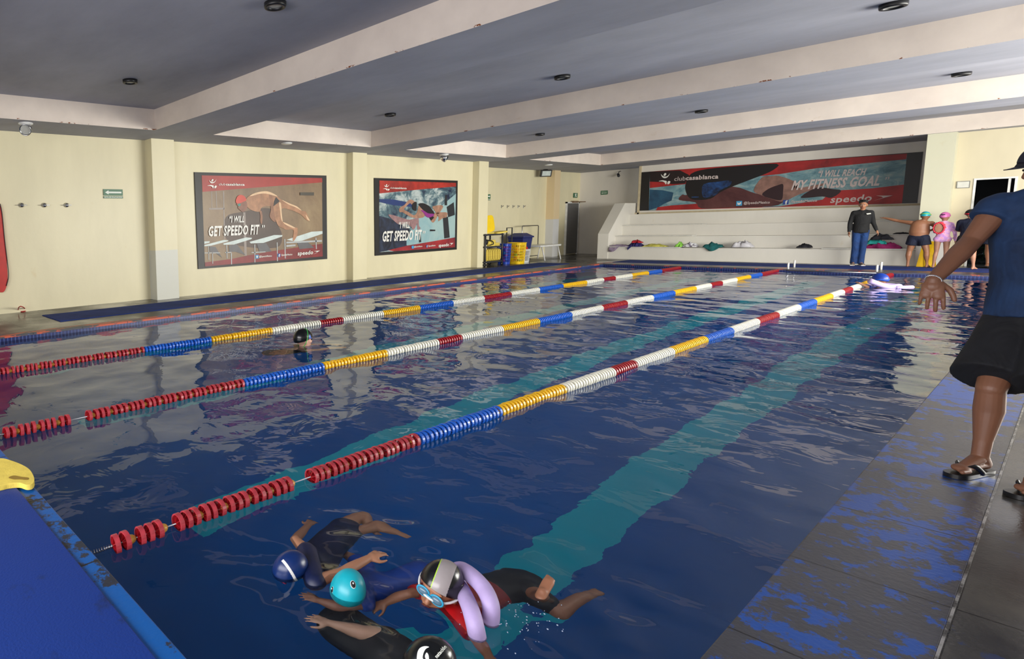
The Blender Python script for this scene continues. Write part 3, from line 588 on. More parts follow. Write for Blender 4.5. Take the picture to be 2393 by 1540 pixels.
# signs
def sign(name, ax, val, nrm, x0, y0, x1, y1, label, kind):
    A = U(x0, y1, ax, val); B = U(x1, y1, ax, val); Tp = U(x0, y0, ax, val); h = Tp.z-A.z; B.z = A.z; n = Vector(nrm); e = (B-A); w = e.length; e.normalize()
    t = thing(name, (A.x+B.x)/2*Vector((1, 0, 0))+Vector((0, (A.y+B.y)/2, A.z)), label, 'sign', 'green safety signs')
    Q = lambda u, v, l=0: A+e*(u*w)+UPZ*(v*h)+n*l
    gm = m_green
    v0 = .30 if kind in 'LR' else 0
    mb = MB(); mb.prism([Q(0, v0, .001), Q(1, v0, .001), Q(1, 1, .001), Q(0, 1, .001)], n*.008)
    if v0: mb.prism([Q(0, 0, .001), Q(1, 0, .001), Q(1, .24, .001), Q(0, .24, .001)], n*.008)
    mb.build('sign_panel', gm, t)
    f = (lambda u: u) if kind != 'R' else (lambda u: 1-u)
    mb = MB()
    if kind in 'LR':
        arr = [(.08, .65), (.26, .88), (.26, .74), (.93, .74), (.93, .56), (.26, .56), (.26, .42)]
        mb.poly([Q(f(u), v, .0105) for u, v in arr]); mb.build('arrow', m_signw, t)
        mb = MB(); text_on(mb, 'RUTA DE EVACUACION', Q(.04, .06, .0105), Q(.96, .06, .0105), UPZ, h*.13, .03); mb.build('lettering', m_signw, t)
    elif kind == 'M':
        mb.poly([Q(u, v, .0105) for u, v in [(.3, .15), (.42, .12), (.5, .4), (.6, .25), (.75, .12), (.82, .2), (.62, .5), (.62, .66), (.78, .58), (.8, .66), (.6, .8), (.4, .76), (.25, .6), (.32, .55), (.45, .66), (.42, .45)]])
        mb.ell(Q(.58, .89, .0105), .001, .02, .02); mb.build('running_figure', m_signw, t)
    else:
        mb.poly([Q(u, v, .0105) for u, v in [(.08, .38), (.22, .6), (.22, .46), (.9, .46), (.9, .3), (.22, .3), (.22, .16)]]); mb.build('arrow', m_signw, t)
        mb = MB(); mb.poly([Q(.08, .72, .0105), Q(.92, .72, .0105), Q(.92, .8, .0105), Q(.08, .8, .0105)]); mb.build('caption_line', m_signw, t)
sign('evacuation_sign', 'x', -11.49, (1, 0, 0), 242, 442, 287, 463.5, 'green evacuation sign with arrow pointing left, at far left wall', 'L')
sign('evacuation_sign', 'x', -12.34, (1, 0, 0), 1135, 454, 1145.5, 468, 'green evacuation sign with arrow pointing right above the cart', 'R')
sign('exit_sign', 'x', -12.34, (1, 0, 0), 1339.5, 451, 1349, 462, 'green sign with running figure above the grey louvred door', 'M')
sign('evacuation_sign', 'y', YB-.01, (0, -1, 0), 1404, 446, 1420, 455, 'small green sign on the pale wall left of the bleachers', 'B')
a = U(2236, 424, 'y', dy); b = U(2266, 439, 'y', dy); t = thing('wall_plaque', ((a.x+b.x)/2, dy, b.z), 'small white framed plaque beside the garden doorway', 'plaque')
mb = MB(); mb.box(a.x, dy-.02, b.z, b.x, dy-.001, a.z); mb.build('frame', M('plaque_grey', rgb(120, 120, 116)), t)
mb = MB(); mb.box(a.x+.015, dy-.026, b.z+.015, b.x-.015, dy-.021, a.z-.015); mb.build('panel', M('plaque_white', rgb(206, 206, 200)), t)
# knobs on the left wall
for i, (px, nm) in enumerate(((50, 'leftmost'), (103, 'middle'), (155, 'rightmost'))):
    c = U(px, 479.5, 'x', -11.5); mb = MB()
    t = thing('wall_valve', (c.x, c.y, c.z-.04), '%s of the three shiny round valves on the left wall' % nm, 'valve', 'round chrome valves on the left wall')
    mb = MB(); mb.lathe([(0, .05), (.03, .048), (.045, .03), (.048, .002), (0, .002)], (c.x+.001, c.y, c.z), (1, 0, 0), 24); mb.build('rosette', m_chrome, t, True)
    mb = MB(); mb.cap((c.x+.055, c.y-.085, c.z), (c.x+.055, c.y+.085, c.z), .008, .008, 8); mb.build('handle', m_chrome, t, True)
for i, px in enumerate((1171.5, 1185, 1198, 1210, 1223)):
    c = U(px, 483, 'x', -12.35); t = MB(); t.cap((c.x+.002, c.y, c.z+.03), (c.x+.05, c.y, c.z), .014, .012, 8); t.cap((c.x+.05, c.y, c.z), (c.x+.07, c.y, c.z+.035), .012, .014, 8); t.box(c.x+.0005, c.y-.02, c.z-.05, c.x+.008, c.y+.02, c.z+.06)
    one(t, 'wall_hook', m_chrome, 'small metal hook in a row of five above the white bench', 'hook', 'row of hooks above the bench')
# rescue board cut by the left frame edge, cord on the floor
pts = [(-30, 470), (0, 478), (6, 505), (12, 560), (16, 610), (18, 655), (10, 681), (-6, 682), (-30, 675), (-44, 600), (-44, 520)]
P = catmull([U(x, y, 'x', -11.44) for x, y in pts], 4, True)
t = thing('rescue_board', (P[0].x, sum(p.y for p in P)/len(P), min(p.z for p in P)), 'red rescue float hanging at the left edge of the picture', 'rescue float')
mb = MB(); mb.prism(P, (-.05, 0, 0)); mb.build('float_body', M('rescue_red', rgb(190, 30, 20), .4), t, False, .02)
mb = MB(); mb.tube(catmull([U(x, y, 'x', -11.43) for x, y in ((0, 476), (5, 500), (11, 560), (17, 610), (20, 645), (15, 668))], 5), .008, 6); mb.build('strap', m_black, t, True)
mb = MB(); mb.tube(catmull([U(x, y, 'z', .012) for x, y in ((36, 725), (50, 727), (58, 724))]+[U(56, 719, 'z', .10), U(48, 716, 'z', .16), U(43, 720, 'z', .10)]+[U(x, y, 'z', .012) for x, y in ((44, 727), (52, 728), (68, 725))], 5), .010, 6)
one(mb, 'cord', M('cord_red', rgb(190, 40, 40)), 'looped red cord lying on the floor by the left wall', 'cord', smooth=True)
# door in the left wall with closer
ya, yb = U(1328, 590, 'x', -12.3).y, U(1349, 590, 'x', -12.3).y
ya, yb = 26.05, 27.02
t = thing('door_1', (-12.33, (ya+yb)/2, 0), None, None); t['kind'] = 'structure'
mb = MB(); mb.box(-12.345, ya-.06, 0.0, -12.28, ya, 2.2); mb.box(-12.345, yb, 0, -12.28, yb+.06, 2.2); mb.box(-12.345, ya-.06, 2.14, -12.28, yb+.06, 2.2); mb.build('door_frame', m_white, t)
n = NT('louvred_door'); z = n.sep(n.coord())[2]; g = n.math('LESS_THAN', n.math('FRACT', n.math('DIVIDE', z, .06)), .3)
n.link(n.mix(g, rgb(104, 104, 104), rgb(66, 66, 68)), n.p.inputs['Base Color']); n.p.inputs['Roughness'].default_value = .4; n.bump(g, .004)
mb = MB(); mb.box(-12.345, ya, .04, -12.30, yb, 2.14); mb.build('door_leaf', n.m, t)
mb = MB(); mb.box(-12.30, ya+.35, 2.16, -12.2, ya+.75, 2.24); mb.tube([(-12.25, ya+.7, 2.2), (-12.15, ya+.9, 2.2), (-12.1, ya+1.12, 2.2)], .02, 6); mb.build('door_closer', M('brown_metal', rgb(120, 96, 72), .4), t)
# right doorway frame, garden beyond
mb = MB(); mb.box(dl-.04, dy-.02, 0, dl, dy+.2, dt+.04); mb.box(dr, dy-.02, 0, dr+.04, dy+.2, dt+.04); mb.box(dl, dy-.02, dt, dr, dy+.2, dt+.04)
mb.box(dr-.10, dy+.05, 0, dr-.06, dy+.09, dt)
struct(mb.build('door_2', m_white), 'white frame of the open garden doorway', 'door frame')
n = NT('garden_ground'); n.link(n.ramp(n.noise(3, 5), [(.4, rgb(50, 44, 34)), (.6, rgb(86, 74, 56))]), n.p.inputs['Base Color'])
mb = MB(); mb.box(-4, dy+.2, -.25, 6, 40, -.02); struct(mb.build('ground', n.m), 'bare garden ground beyond the doorway', 'ground')
n = NT('dark_wall'); n.p.inputs['Roughness'].default_value = .9; n.link(n.ramp(n.noise(1.5, 4), [(.4, rgb(26, 22, 22)), (.6, rgb(40, 34, 32))]), n.p.inputs['Base Color'])
mb = MB(); mb.box(-2.1, 28.2, -.02, 2.5, 28.4, 3.4); mb.box(-2.1, 24.9, 2.6, 2.5, 28.4, 2.75); struct(mb.build('wall_garden', n.m), None, None)
rs = np.random.RandomState(5); mb = MB()
for i in range(1300):
    p = Vector((rs.uniform(-2.6, .9), rs.uniform(26.9, 27.7), 0)); p.z = rs.uniform(.0, .7)*(1-.3*abs(p.x+.8)); a = rs.uniform(0, 6.28); d = Vector((math.cos(a), math.sin(a)*.5, rs.uniform(-.2, .9))).normalized()*rs.uniform(.07, .16); s_ = d.cross(UPZ).normalized()*.028
    mb.add([p, p+d*.5+s_, p+d, p+d*.5-s_], [(0, 1, 2, 3)])
for i in range(24): x = -2.5+i*.14; mb.tube([(x, 27.3, -.02), (x+.04, 27.3, .5)], .01, 5)
one(mb, 'garden_shrub', M('leaf_green', rgb(40, 84, 30), .5, .2, 3), 'low dark green shrubs seen through the garden doorway', 'shrub', kind='stuff')
# ------------------------------------------------------------------ bleachers
m_conc = wall_mat('bleacher_paint', rgb(226, 222, 212), .1)
t = thing('bleachers', (-6.2, 24.2, 0), None, None); t['kind'] = 'structure'
xl, xr = -9.94, -2.57
mb = MB()
prof = [(24.22, 0), (24.22, .42), (24.78, .42), (24.78, .80), (25.34, .80), (25.34, 1.18), (25.9, 1.18), (25.9, 1.60), (26.4, 1.60), (26.4, 0)]
mb.prism([(xl, y, z) for y, z in prof], (xr-xl, 0, 0)); mb.build('stepped_seating', m_conc, t)
mb = MB(); mb.prism([(-10.29, y, z) for y, z in ((24.2, 0), (24.2, .91), (25.45, 2.03), (27.2, 2.03), (27.2, 0))], (.35, 0, 0)); mb.build('parapet', m_conc, t)
# narrow frame round the banner
a = P3.P(65, 405); 
mb = MB(); mb.box(xl, 26.33, 1.60, xr, 26.4, 1.66); mb.box(-9.86, 26.33, 1.6, -9.80, 26.4, ZS); mb.build('banner_ledge', M('ledge', rgb(196, 182, 150)), t)
for x0, x1, y, z in ((xl, -7.75, 24.22, .42), (xl, -7.6, 24.78, .80), (xl, -7.5, 25.34, 1.18), (-4.35, xr, 24.22, .42), (-3.9, xr, 24.78, .80), (-4.05, xr, 25.34, 1.18)):
    mb = MB(); mb.box(x0, y-.045, z, x1, y+.40, z+.028); mb.build('bench_slab', M('slab_white', rgb(222, 220, 212), .4), t, False, .006)
# ------------------------------------------------------------------ clothes on the seats
def cloth_heap(name, px0, px1, ybase, hgt, step, m, label, cat='towel', group='clothes and towels left on the bleachers', drop=0, seed=1, parent=None, dep=.34, zoff=0):
    y0, z0 = step; z0 += zoff
    A = U(px0, ybase, 'y', y0); B = U(px1, ybase, 'y', y0); L = B.x-A.x; rs = random.Random(seed)
    nx, ny = 22, 12; vs = []; fs = []; o3 = Vector((seed*3.1, seed*1.7, 0))
    for j in range(ny+1):
        for i in range(nx+1):
            u = i/nx; v = j/ny; w = .06*mnoise.noise(Vector((u*3, v*3, seed)))
            x = A.x+L*u+w*.6; y = y0-.03+dep*v+w
            env = (math.sin(PI*min(1, max(0, u)))**.55)*(math.sin(PI*(.12+.8*v))**.6)
            nz = .75+.5*mnoise.noise(Vector((u*4, v*3, 0))+o3)+.4*mnoise.noise(Vector((u*11, v*8, 2))+o3)
            z = z0+.03+hgt*env*nz
            if drop and v < .14: z = z0+.03-drop*max(0, math.sin(PI*u*1.2+seed))*(1-v/.14); y = y0-.055
            if j in (0, ny) and not (drop and j == 0): z = z0+.031
            vs.append((x, y, max(z, z0+.031) if not (drop and v < .14) else z))
    for j in range(ny):
        for i in range(nx): a = j*(nx+1)+i; fs.append((a, a+1, a+nx+2, a+nx+1))
    mb = MB(); mb.add(vs, fs); o = one(mb, name, m, label, cat, group, smooth=True)
    s_ = o.modifiers.new('solid', 'SOLIDIFY'); s_.thickness = .01; s_.offset = 0
    return o
S1, S2 = (24.22, .42), (24.78, .80)
cl = lambda n_, c_, v_=.14: M('cloth_'+n_, rgb(*c_) if c_ else None, .85, v_, 14)
cloth_heap('towel', 1424, 1468, 578, .07, S1, cl('lilac', (164, 146, 170)), 'lilac towel hanging over the left end of the lowest bench', drop=.20, seed=1)
cloth_heap('sports_bag', 1468, 1497, 580, .20, S1, cl('navy', (48, 44, 110)), 'blue, white and red bag between lilac and yellow cloths', 'bag', drop=.14, seed=2)
cloth_heap('shirt', 1476, 1497, 574, .12, S1, cl('redcloth', (184, 30, 44)), 'red cloth on top of the blue bag', 'shirt', seed=9, zoff=.13, dep=.2)
cloth_heap('towel', 1500, 1555, 578, .10, S1, cl('yellow', (214, 206, 96)), 'pale yellow crumpled towel on the lowest bench', seed=3)
cloth_heap('towel', 1576, 1594, 578, .17, S1, cl('lime', (150, 220, 84)), 'lime green folded towel beside the patterned white one', seed=4)
n = NT('white_patterned'); n.link(n.ramp(n.noise(16, 3), [(.5, rgb(222, 222, 222)), (.56, rgb(130, 120, 140))]), n.p.inputs['Base Color']); n.p.inputs['Roughness'].default_value = .85
cloth_heap('towel', 1592, 1626, 578, .14, S1, n.m, 'white towel with grey pattern on the lowest bench', seed=5)
cloth_heap('towel', 1644, 1685, 581, .15, S1, cl('teal', (22, 104, 104)), 'dark teal towel with a corner hanging down', drop=.13, seed=6)
cloth_heap('shirt', 1708, 1756, 581, .22, S1, cl('whitecloth', (206, 204, 208), .05), 'white crumpled shirt alone on the lowest bench', 'shirt', seed=7)
cloth_heap('cap', 1861, 1893, 582, .13, S1, cl('blackcloth', (30, 30, 38)), 'small black cloth left of the standing coach', 'cap', seed=8)
cloth_heap('towel', 2018, 2104, 583, .20, S1, cl('magenta', (150, 26, 96)), 'magenta towel in the pile behind the coach', seed=10)
cloth_heap('towel', 2020, 2070, 581, .15, S1, cl('turq', (36, 160, 156)), 'turquoise towel in the pile behind the coach', seed=11, zoff=.12, dep=.22)
cloth_heap('jacket', 2032, 2082, 572, .18, S1, cl('blackcloth', None), 'black jacket on top of the towel pile', 'jacket', seed=12, zoff=.24, dep=.22)
cloth_heap('shirt', 2086, 2124, 549, .05, S2, cl('blackcloth', None), 'flat black garment on the second bench', 'shirt', seed=13)
# ------------------------------------------------------------------ cart with kickboards
cx, cy = -11.35, 18.75
t = thing('utility_cart', (cx, cy, 0), 'black two shelf cart loaded with yellow kickboards beside the pilaster', 'cart')
for z in (.12, .62, 1.02):
    mb = MB(); mb.box(cx-.24, cy-.55, z, cx+.24, cy+.55, z+.05); mb.build('shelf', m_dkgrey, t, False, .012)
for sx in (-.22, .22):
    for sy in (-.5, .5): mb = MB(); mb.tube([(cx+sx, cy+sy, .07), (cx+sx, cy+sy, 1.08)], .028, 10); mb.build('post', m_dkgrey, t, True); mb = MB(); mb.lathe([(0, -.02), (.055, -.02), (.055, .02), (0, .02)], (cx+sx, cy+sy, .056), (1, 0, 0), 18); mb.build('caster', m_black, t, True)
def board(mtx, w, l, th, m, label, group='yellow foam kickboards'):
    o2 = []
    for k in range(40):
        u = k/40*2*PI; ex = 1 if math.sin(u) > 0 else .5
        c, s_ = math.cos(u), math.sin(u); p = 5
        r = (abs(c)**p+abs(s_)**p)**(-1/p); o2.append((c*r*w/2, s_*r*l/2*(1 if s_ > 0 else 1)))
    mb = MB(); mb.prism([mtx @ Vector((x, y, -th/2)) for x, y in o2], (mtx.to_3x3() @ Vector((0, 0, th))))
    return one(mb, 'kickboard', m, label, 'kickboard', group, bevel=.008)
def MT(loc, *rots):
    m = Matrix.Translation(loc)
    for ang, ax in rots: m = m @ Matrix.Rotation(math.radians(ang), 4, ax)
    return m
board(MT((cx+.02, cy-.05, 1.10+.30), (90, 'Z'), (84, 'X'), (6, 'Z')), .70, .56, .04, m_yellow, 'large bright yellow kickboard standing upright on the cart')
board(MT((cx+.02, cy+.62, 1.11), (0, 'Z'), (4, 'X')), .34, .62, .05, m_yfoam, 'pale yellow kickboard lying flat at the right end of the cart top')
board(MT((cx, cy-.1, 1.10), (0, 'Z')), .3, .6, .04, m_yfoam, 'pale yellow kickboard lying under the upright bright one')
for i in range(9):
    board(MT((cx+.03, cy-.45+i*.105, .17+.2), (90, 'X'), (random.uniform(-3, 3), 'Y')), .40, .40, .05, m_yfoam, 'pale yellow kickboard standing on the bottom shelf of the cart', 'kickboards stacked on the bottom shelf')
for i in range(4): board(MT((cx, cy+.02, .69+.052*i), (random.uniform(-6, 6), 'Z')), .36, .42, .045, m_yfoam, 'pale yellow kickboard in the pile on the middle shelf', 'kickboards piled on the middle shelf')
for i in range(2): board(MT((cx+.02, cy+.36, .69+.052*i), (random.uniform(-6, 6), 'Z')), .3, .26, .04, m_yfoam, 'small pale yellow board at the right end of the middle shelf', 'small boards on the middle shelf')
mb = MB(); mb.ell((cx+.05, cy-.36, .81), .16, .16, .14, nu=20, nv=14); mb.tube(catmull([(cx+.18, cy-.35, .86), (cx+.22, cy-.12, .84), (cx+.23, cy-.05, .74), (cx+.2, cy-.2, .70)], 5), .016, 8)
one(mb, 'duffel_bag', m_black, 'black bag on the middle shelf of the cart', 'bag', smooth=True)
# baskets, bin, bench
def basket(name, x, y, w, d, h, m, label, cells=(8, 6), taper=.82):
    t = thing(name, (x, y, 0), label, 'basket', 'laundry baskets beside the cart'); mb = MB()
    def P_(u, v, s_): k = taper+(1-taper)*v; a = u*2*PI; c, q = math.cos(a), math.sin(a); p = 4; r = (abs(c)**p+abs(q)**p)**(-1/p); return Vector((x+c*r*w/2*k*s_, y+q*r*d/2*k*s_, h*v))
    N = cells[0]*4
    def wall(u0, u1, v0, v1):
        q = [P_(u0, v0, 1), P_(u1, v0, 1), P_(u1, v1, 1), P_(u0, v1, 1)]; i = [P_(u0, v0, .96), P_(u1, v0, .96), P_(u1, v1, .96), P_(u0, v1, .96)]
        mb.add(q+i, [(0, 1, 2, 3), (7, 6, 5, 4), (0, 4, 5, 1), (1, 5, 6, 2), (2, 6, 7, 3), (3, 7, 4, 0)])
    for k in range(N):
        u0, u1 = k/N, (k+1)/N; um = u0+.4/N
        wall(u0, u1, 0, .12); wall(u0, u1, .9, 1.0); wall(u0, um, .12, .9)
        for j in range(1, cells[1]): v = .12+.78*j/cells[1]; wall(um, u1, v-.015, v+.015)
    mb.build('basket_wall', m, t)
    mb = MB(); mb.poly([P_(k/24, .02, .97) for k in range(24)]); mb.build('basket_floor', m, t)
    mb = MB(); mb.tube([P_(k/24, 1, 1.01) for k in range(25)], .012, 6, False); mb.build('rim', m, t)
    return t
yb_m = M('basket_yellow', rgb(236, 196, 20), .35); wb_m = M('basket_white', rgb(216, 218, 216), .35)
bp, by = -11.05, 19.65
n = NT('mixed_blue_purple'); n.link(n.ramp(n.noise(9, 2, .5), [(.4, rgb(24, 60, 170)), (.5, rgb(110, 40, 150)), (.62, rgb(20, 110, 150))]), n.p.inputs['Base Color'])
basket('laundry_basket', -11.35, 19.75, .42, .36, .70, M('basket_blue', rgb(28, 66, 170), .35), 'tall blue basket of blue and purple swim toys beside the cart')
basket('laundry_basket', -11.15, 20.2, .50, .56, .72, yb_m, 'bright yellow perforated laundry basket full of coloured balls')
basket('laundry_basket', -11.35, 20.95, .42, .50, .46, wb_m, 'low white basket with a red bundle behind the yellow one', (7, 2))
def balls(x, y, w, d, z0, z1, cols, nb, r, label, group, seed):
    rs = random.Random(seed)
    for i in range(nb):
        c = rs.choice(cols); mb = MB(); mb.ell((x+rs.uniform(-w, w), y+rs.uniform(-d, d), z0+(z1-z0)*(i+.5)/nb), r, r, r, nu=12, nv=8)
        one(mb, 'ball', M('ball_%d%d%d' % c, rgb(*c), .4), label, 'ball', group, smooth=True)
balls(-11.15, 20.2, .15, .17, .10, .66, [(210, 60, 40), (60, 150, 70), (240, 200, 40), (240, 150, 30)], 26, .06, 'small coloured ball inside the yellow basket', 'balls in the yellow basket', 2)
balls(-11.35, 19.75, .12, .09, .10, .68, [(30, 70, 180), (120, 40, 150), (30, 120, 160), (180, 40, 90)], 18, .06, 'blue or purple ball inside the tall blue basket', 'balls in the blue basket', 3)
mb = MB(); mb.ell((-11.35, 20.95, .48), .16, .2, .13, nu=16, nv=10); one(mb, 'cloth_bundle', cl('brightred', (204, 20, 26)), 'bright red bundle sitting in the low white basket', 'cloth', smooth=True)
t = thing('trash_bin', (-11.75, 21.5, 0), 'large navy blue wheeled bin against the wall', 'bin'); bm_ = M('bin_blue', rgb(28, 40, 104), .35)
mb = MB(); X, Y = -11.75, 21.5
mb.add([(X+sx*(.21 if z < .5 else .29), Y+sy*(.22 if z < .5 else .33), z) for z in (.03, .86) for sx, sy in ((-1, -1), (1, -1), (1, 1), (-1, 1))], [(0, 1, 2, 3), (7, 6, 5, 4), (0, 4, 5, 1), (1, 5, 6, 2), (2, 6, 7, 3), (3, 7, 4, 0)]); mb.build('bin_body', bm_, t, False, .02)
mb = MB(); mb.box(X-.32, Y-.36, .86, X+.32, Y+.36, .92); mb.add([(X-.3, Y-.33, .92), (X+.3, Y-.33, .92), (X+.3, Y+.33, .92), (X-.3, Y+.33, .92), (X-.15, Y-.18, 1.03), (X+.15, Y-.18, 1.03), (X+.15, Y+.18, 1.03), (X-.15, Y+.18, 1.03)], [(0, 1, 5, 4), (1, 2, 6, 5), (2, 3, 7, 6), (3, 0, 4, 7), (4, 5, 6, 7)]); mb.build('lid', bm_, t, False, .01)
for sy in (-.2, .2): mb = MB(); mb.lathe([(0, -.03), (.07, -.03), (.07, .03), (0, .03)], (X+.2, Y+sy, .071), (0, 1, 0), 18); mb.build('wheel', m_black, t, True)
t = thing('rolling_suitcase', (-11.45, 20.45, 0), 'black telescopic handle of a case rising behind the yellow basket', 'case')
mb = MB();  mb.box(-11.72, 20.3, .02, -11.50, 20.7, .68); mb.build('case_body', M('case_blue', rgb(24, 58, 160), .6), t, False, .03)
mb = MB(); mb.tube([(-11.6, 20.33, .68), (-11.6, 20.33, 1.24), (-11.6, 20.67, 1.24), (-11.6, 20.67, .68)], .022, 8); mb.build('pull_handle', m_black, t, False)
t = thing('bench', (-11.6, 22.3, 0), 'white metal bench with a tall tubular back frame by the far left wall', 'bench')
X0, X1, Y0, Y1 = -12.0, -11.2, 21.9, 23.4
mb = MB(); mb.box(X0, Y0, .50, X1, Y1, .56); mb.build('seat_slab', m_white, t, False, .01)
for (x, y, dx) in ((X1-.06, Y0+.2, .12), (X1-.06, Y1-.15, .12), (X0+.08, Y0+.2, -.08), (X0+.08, Y1-.15, -.08)): mb = MB(); mb.tube([(x, y, .5), (x+dx, y, .0)], .022, 8); mb.build('leg', m_white, t, True)
mb = MB(); mb.tube([(X0, Y0+.2, .12), (X0, Y1-.15, .12)], .016, 8); mb.build('stretcher', m_steel, t, True)
mb = MB(); mb.tube([(X0+.05, Y0+.08, .5), (X0+.05, Y0+.08, 1.25), (X0+.05, Y0+.12, 1.28), (X0+.05, Y1-.3, 1.28), (X0+.05, Y1-.26, 1.25), (X0+.05, Y1-.26, .5)], .018, 8); mb.build('back_frame', m_steel, t, True)
# low steel rails at the far edge
def lowrail(a, b, label, both):
    t = thing('pool_rail', (a, PY1, -.02), label, 'rail', 'low steel rails at the far edge')
    for x, y, h in ((a, PY1+.02, .17), (a-.03, PY1+.75, .2), (b, PY1+.02, .17), (b-.03, PY1+.75, .2)):
        mb = MB(); mb.tube([(x, y, -.001), (x, y, h)], .022, 8); mb.build('post', m_white, t, True)
    mb = MB(); mb.tube([(a, PY1-.03, -.03), (b, PY1-.03, -.03)], .014, 8); mb.build('bar', m_steel, t, True)
lowrail(U(1840, 640, 'y', PY1).x, U(2048, 640, 'y', PY1).x, 'low steel rail with white stub posts along the far pool edge', True)
# wet floor sign, orange float ring, near kickboard
yw = 23.95
t = thing('caution_sign', (-2.6, yw, 0), 'yellow folding caution sign behind the boy in dark trunks', 'caution sign')
ym = M('caution_yellow', rgb(236, 190, 10), .4)
xa, xb = U(2143, 620, 'y', yw).x, U(2186, 620, 'y', yw).x; xc = (xa+xb)/2
for q, s_ in ((-.16, 1), (.16, -1)):
    mb = MB(); mb.prism([(xa, yw+q, .0), (xa+.12, yw+q, 0), (xa+.14, yw+q, .08), (xb-.14, yw+q, .08), (xb-.12, yw+q, 0), (xb, yw+q, 0), (xc+.09, yw, .66), (xc-.09, yw, .66)], (0, .012, 0)); mb.build('panel', ym, t)
pts = [(-60, 1075), (0, 1070.5), (26, 1076), (52, 1086), (70, 1098), (80, 1117), (76, 1130), (62, 1133), (45, 1128), (20, 1130), (0, 1134.5), (-60, 1146), (-120, 1140), (-130, 1100), (-100, 1078)]
P = catmull([U(x, y, 'z', .045) for x, y in pts], 4, True); c0 = sum(P, Vector())/len(P)
t = thing('kickboard', (c0.x, c0.y, .012), 'pale yellow kickboard with a grip slot lying on the near mat at left edge', 'kickboard')
mb = MB(); mb.prism(P, (0, 0, -.032)); mb.build('foam_body', m_yfoam, t, False, .009)
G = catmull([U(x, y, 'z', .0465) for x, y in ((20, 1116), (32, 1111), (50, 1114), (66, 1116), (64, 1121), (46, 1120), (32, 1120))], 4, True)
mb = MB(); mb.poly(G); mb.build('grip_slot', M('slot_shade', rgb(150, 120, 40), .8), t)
yr = 23.5; c0 = U(2352, 592, 'y', yr)
t = thing('swim_ring', (c0.x, yr, .01), 'orange swim float standing on the far deck behind the man', 'swim ring'); mb = MB()
R_ = .22; mb.tube([c0+Vector((R_*math.cos(a*PI/12)*.55, R_*math.cos(a*PI/12)*.6, R_*math.sin(a*PI/12)*1.25)) for a in range(25)], .055, 12, False); mb.build('ring', M('ring_orange', rgb(226, 96, 44), .4), t, True); t.location.z = .0
for ch in t.children: ch.location.z += -(c0.z-R_*1.25-.06)
# ------------------------------------------------------------------ people
def remesh(mb, name, m, parent, vox, it=4, fac=.5):
    t = mb.build(name, m, None, True); t.location = (0, 0, 0)
    r = t.modifiers.new('r', 'REMESH'); r.mode = 'VOXEL'; r.voxel_size = vox; r.use_smooth_shade = True
    if it: k = t.modifiers.new('s', 'SMOOTH'); k.factor = fac; k.iterations = it
    dg = bpy.context.evaluated_depsgraph_get(); me = bpy.data.meshes.new_from_object(t.evaluated_get(dg)); me.name = name
    bpy.data.objects.remove(t)
    po = parent_world(parent); me.transform(Matrix.Translation(-po)); me.polygons.foreach_set('use_smooth', [True]*len(me.polygons))
    me.materials.clear(); me.materials.append(m)
    o = bpy.data.objects.new(name, me); COL.objects.link(o); o.parent = parent; return o
def skin(name, c): return M('skin_'+name, rgb(*c), .5, .05, 6, sss=.06)
def headM(fwd, up):
    f = Vector(fwd).normalized(); u = Vector(up); u = (u-f*u.dot(f)).normalized(); r = f.cross(u); return Matrix((r, f, u)).transposed()   # columns right, forward, up
def head_prims(mb, c, Mh, k):
    V = lambda x, y, z: Vector(c)+Mh @ (Vector((x, y, z))*k)
    mb.ell(V(0, -.008, .025), .078*k, .098*k, .092*k, Mh, 24, 16); mb.ell(V(0, .018, -.03), .062*k, .076*k, .082*k, Mh, 22, 14); mb.ell(V(0, .052, -.083), .034*k, .032*k, .026*k, Mh)
    mb.cap(V(0, .088, .012), V(0, .106, -.026), .010*k, .0145*k, 10); mb.ell(V(0, .098, -.030), .018*k, .014*k, .010*k, Mh)
    for s in (-1, 1):
        mb.ell(V(.080*s, -.005, -.012), .010*k, .020*k, .032*k, Mh, 12, 8); mb.ell(V(.040*s, .062, -.018), .024*k, .024*k, .024*k, Mh)
    mb.ell(V(0, .086, -.060), .027*k, .014*k, .007*k, Mh); mb.ell(V(0, .085, .034), .052*k, .012*k, .011*k, Mh)
def face_parts(c, Mh, k, root, eyes=True, lipc=(150, 84, 76)):
    V = lambda x, y, z: Vector(c)+Mh @ (Vector((x, y, z))*k)
    if eyes:
        for s in (-1, 1):
            mb = MB(); mb.ell(V(.031*s, .083, .008), .015*k, .010*k, .008*k, Mh, 14, 8); e = mb.build('eye', M('eye_white', rgb(214, 208, 200), .3), root, True)
            mb = MB(); mb.ell(V(.031*s, .0915, .008), .0065*k, .003*k, .0065*k, Mh, 12, 8); mb.build('iris', M('iris_dark', rgb(26, 16, 12), .2), e, True)
        mb = MB()
        for s in (-1, 1): mb.cap(V(.014*s, .098, .026), V(.048*s, .086, .028), .0045*k, .003*k, 8)
        mb.build('eyebrows', M('hair_dark', rgb(20, 15, 14), .6), root, True)
    mb = MB(); mb.ell(V(0, .0975, -.058), .024*k, .006*k, .0055*k, Mh, 16, 8); mb.ell(V(0, .0965, -.066), .021*k, .006*k, .0055*k, Mh, 16, 8); mb.build('lips', M('lips_%d' % lipc[0], rgb(*lipc), .45), root, True)
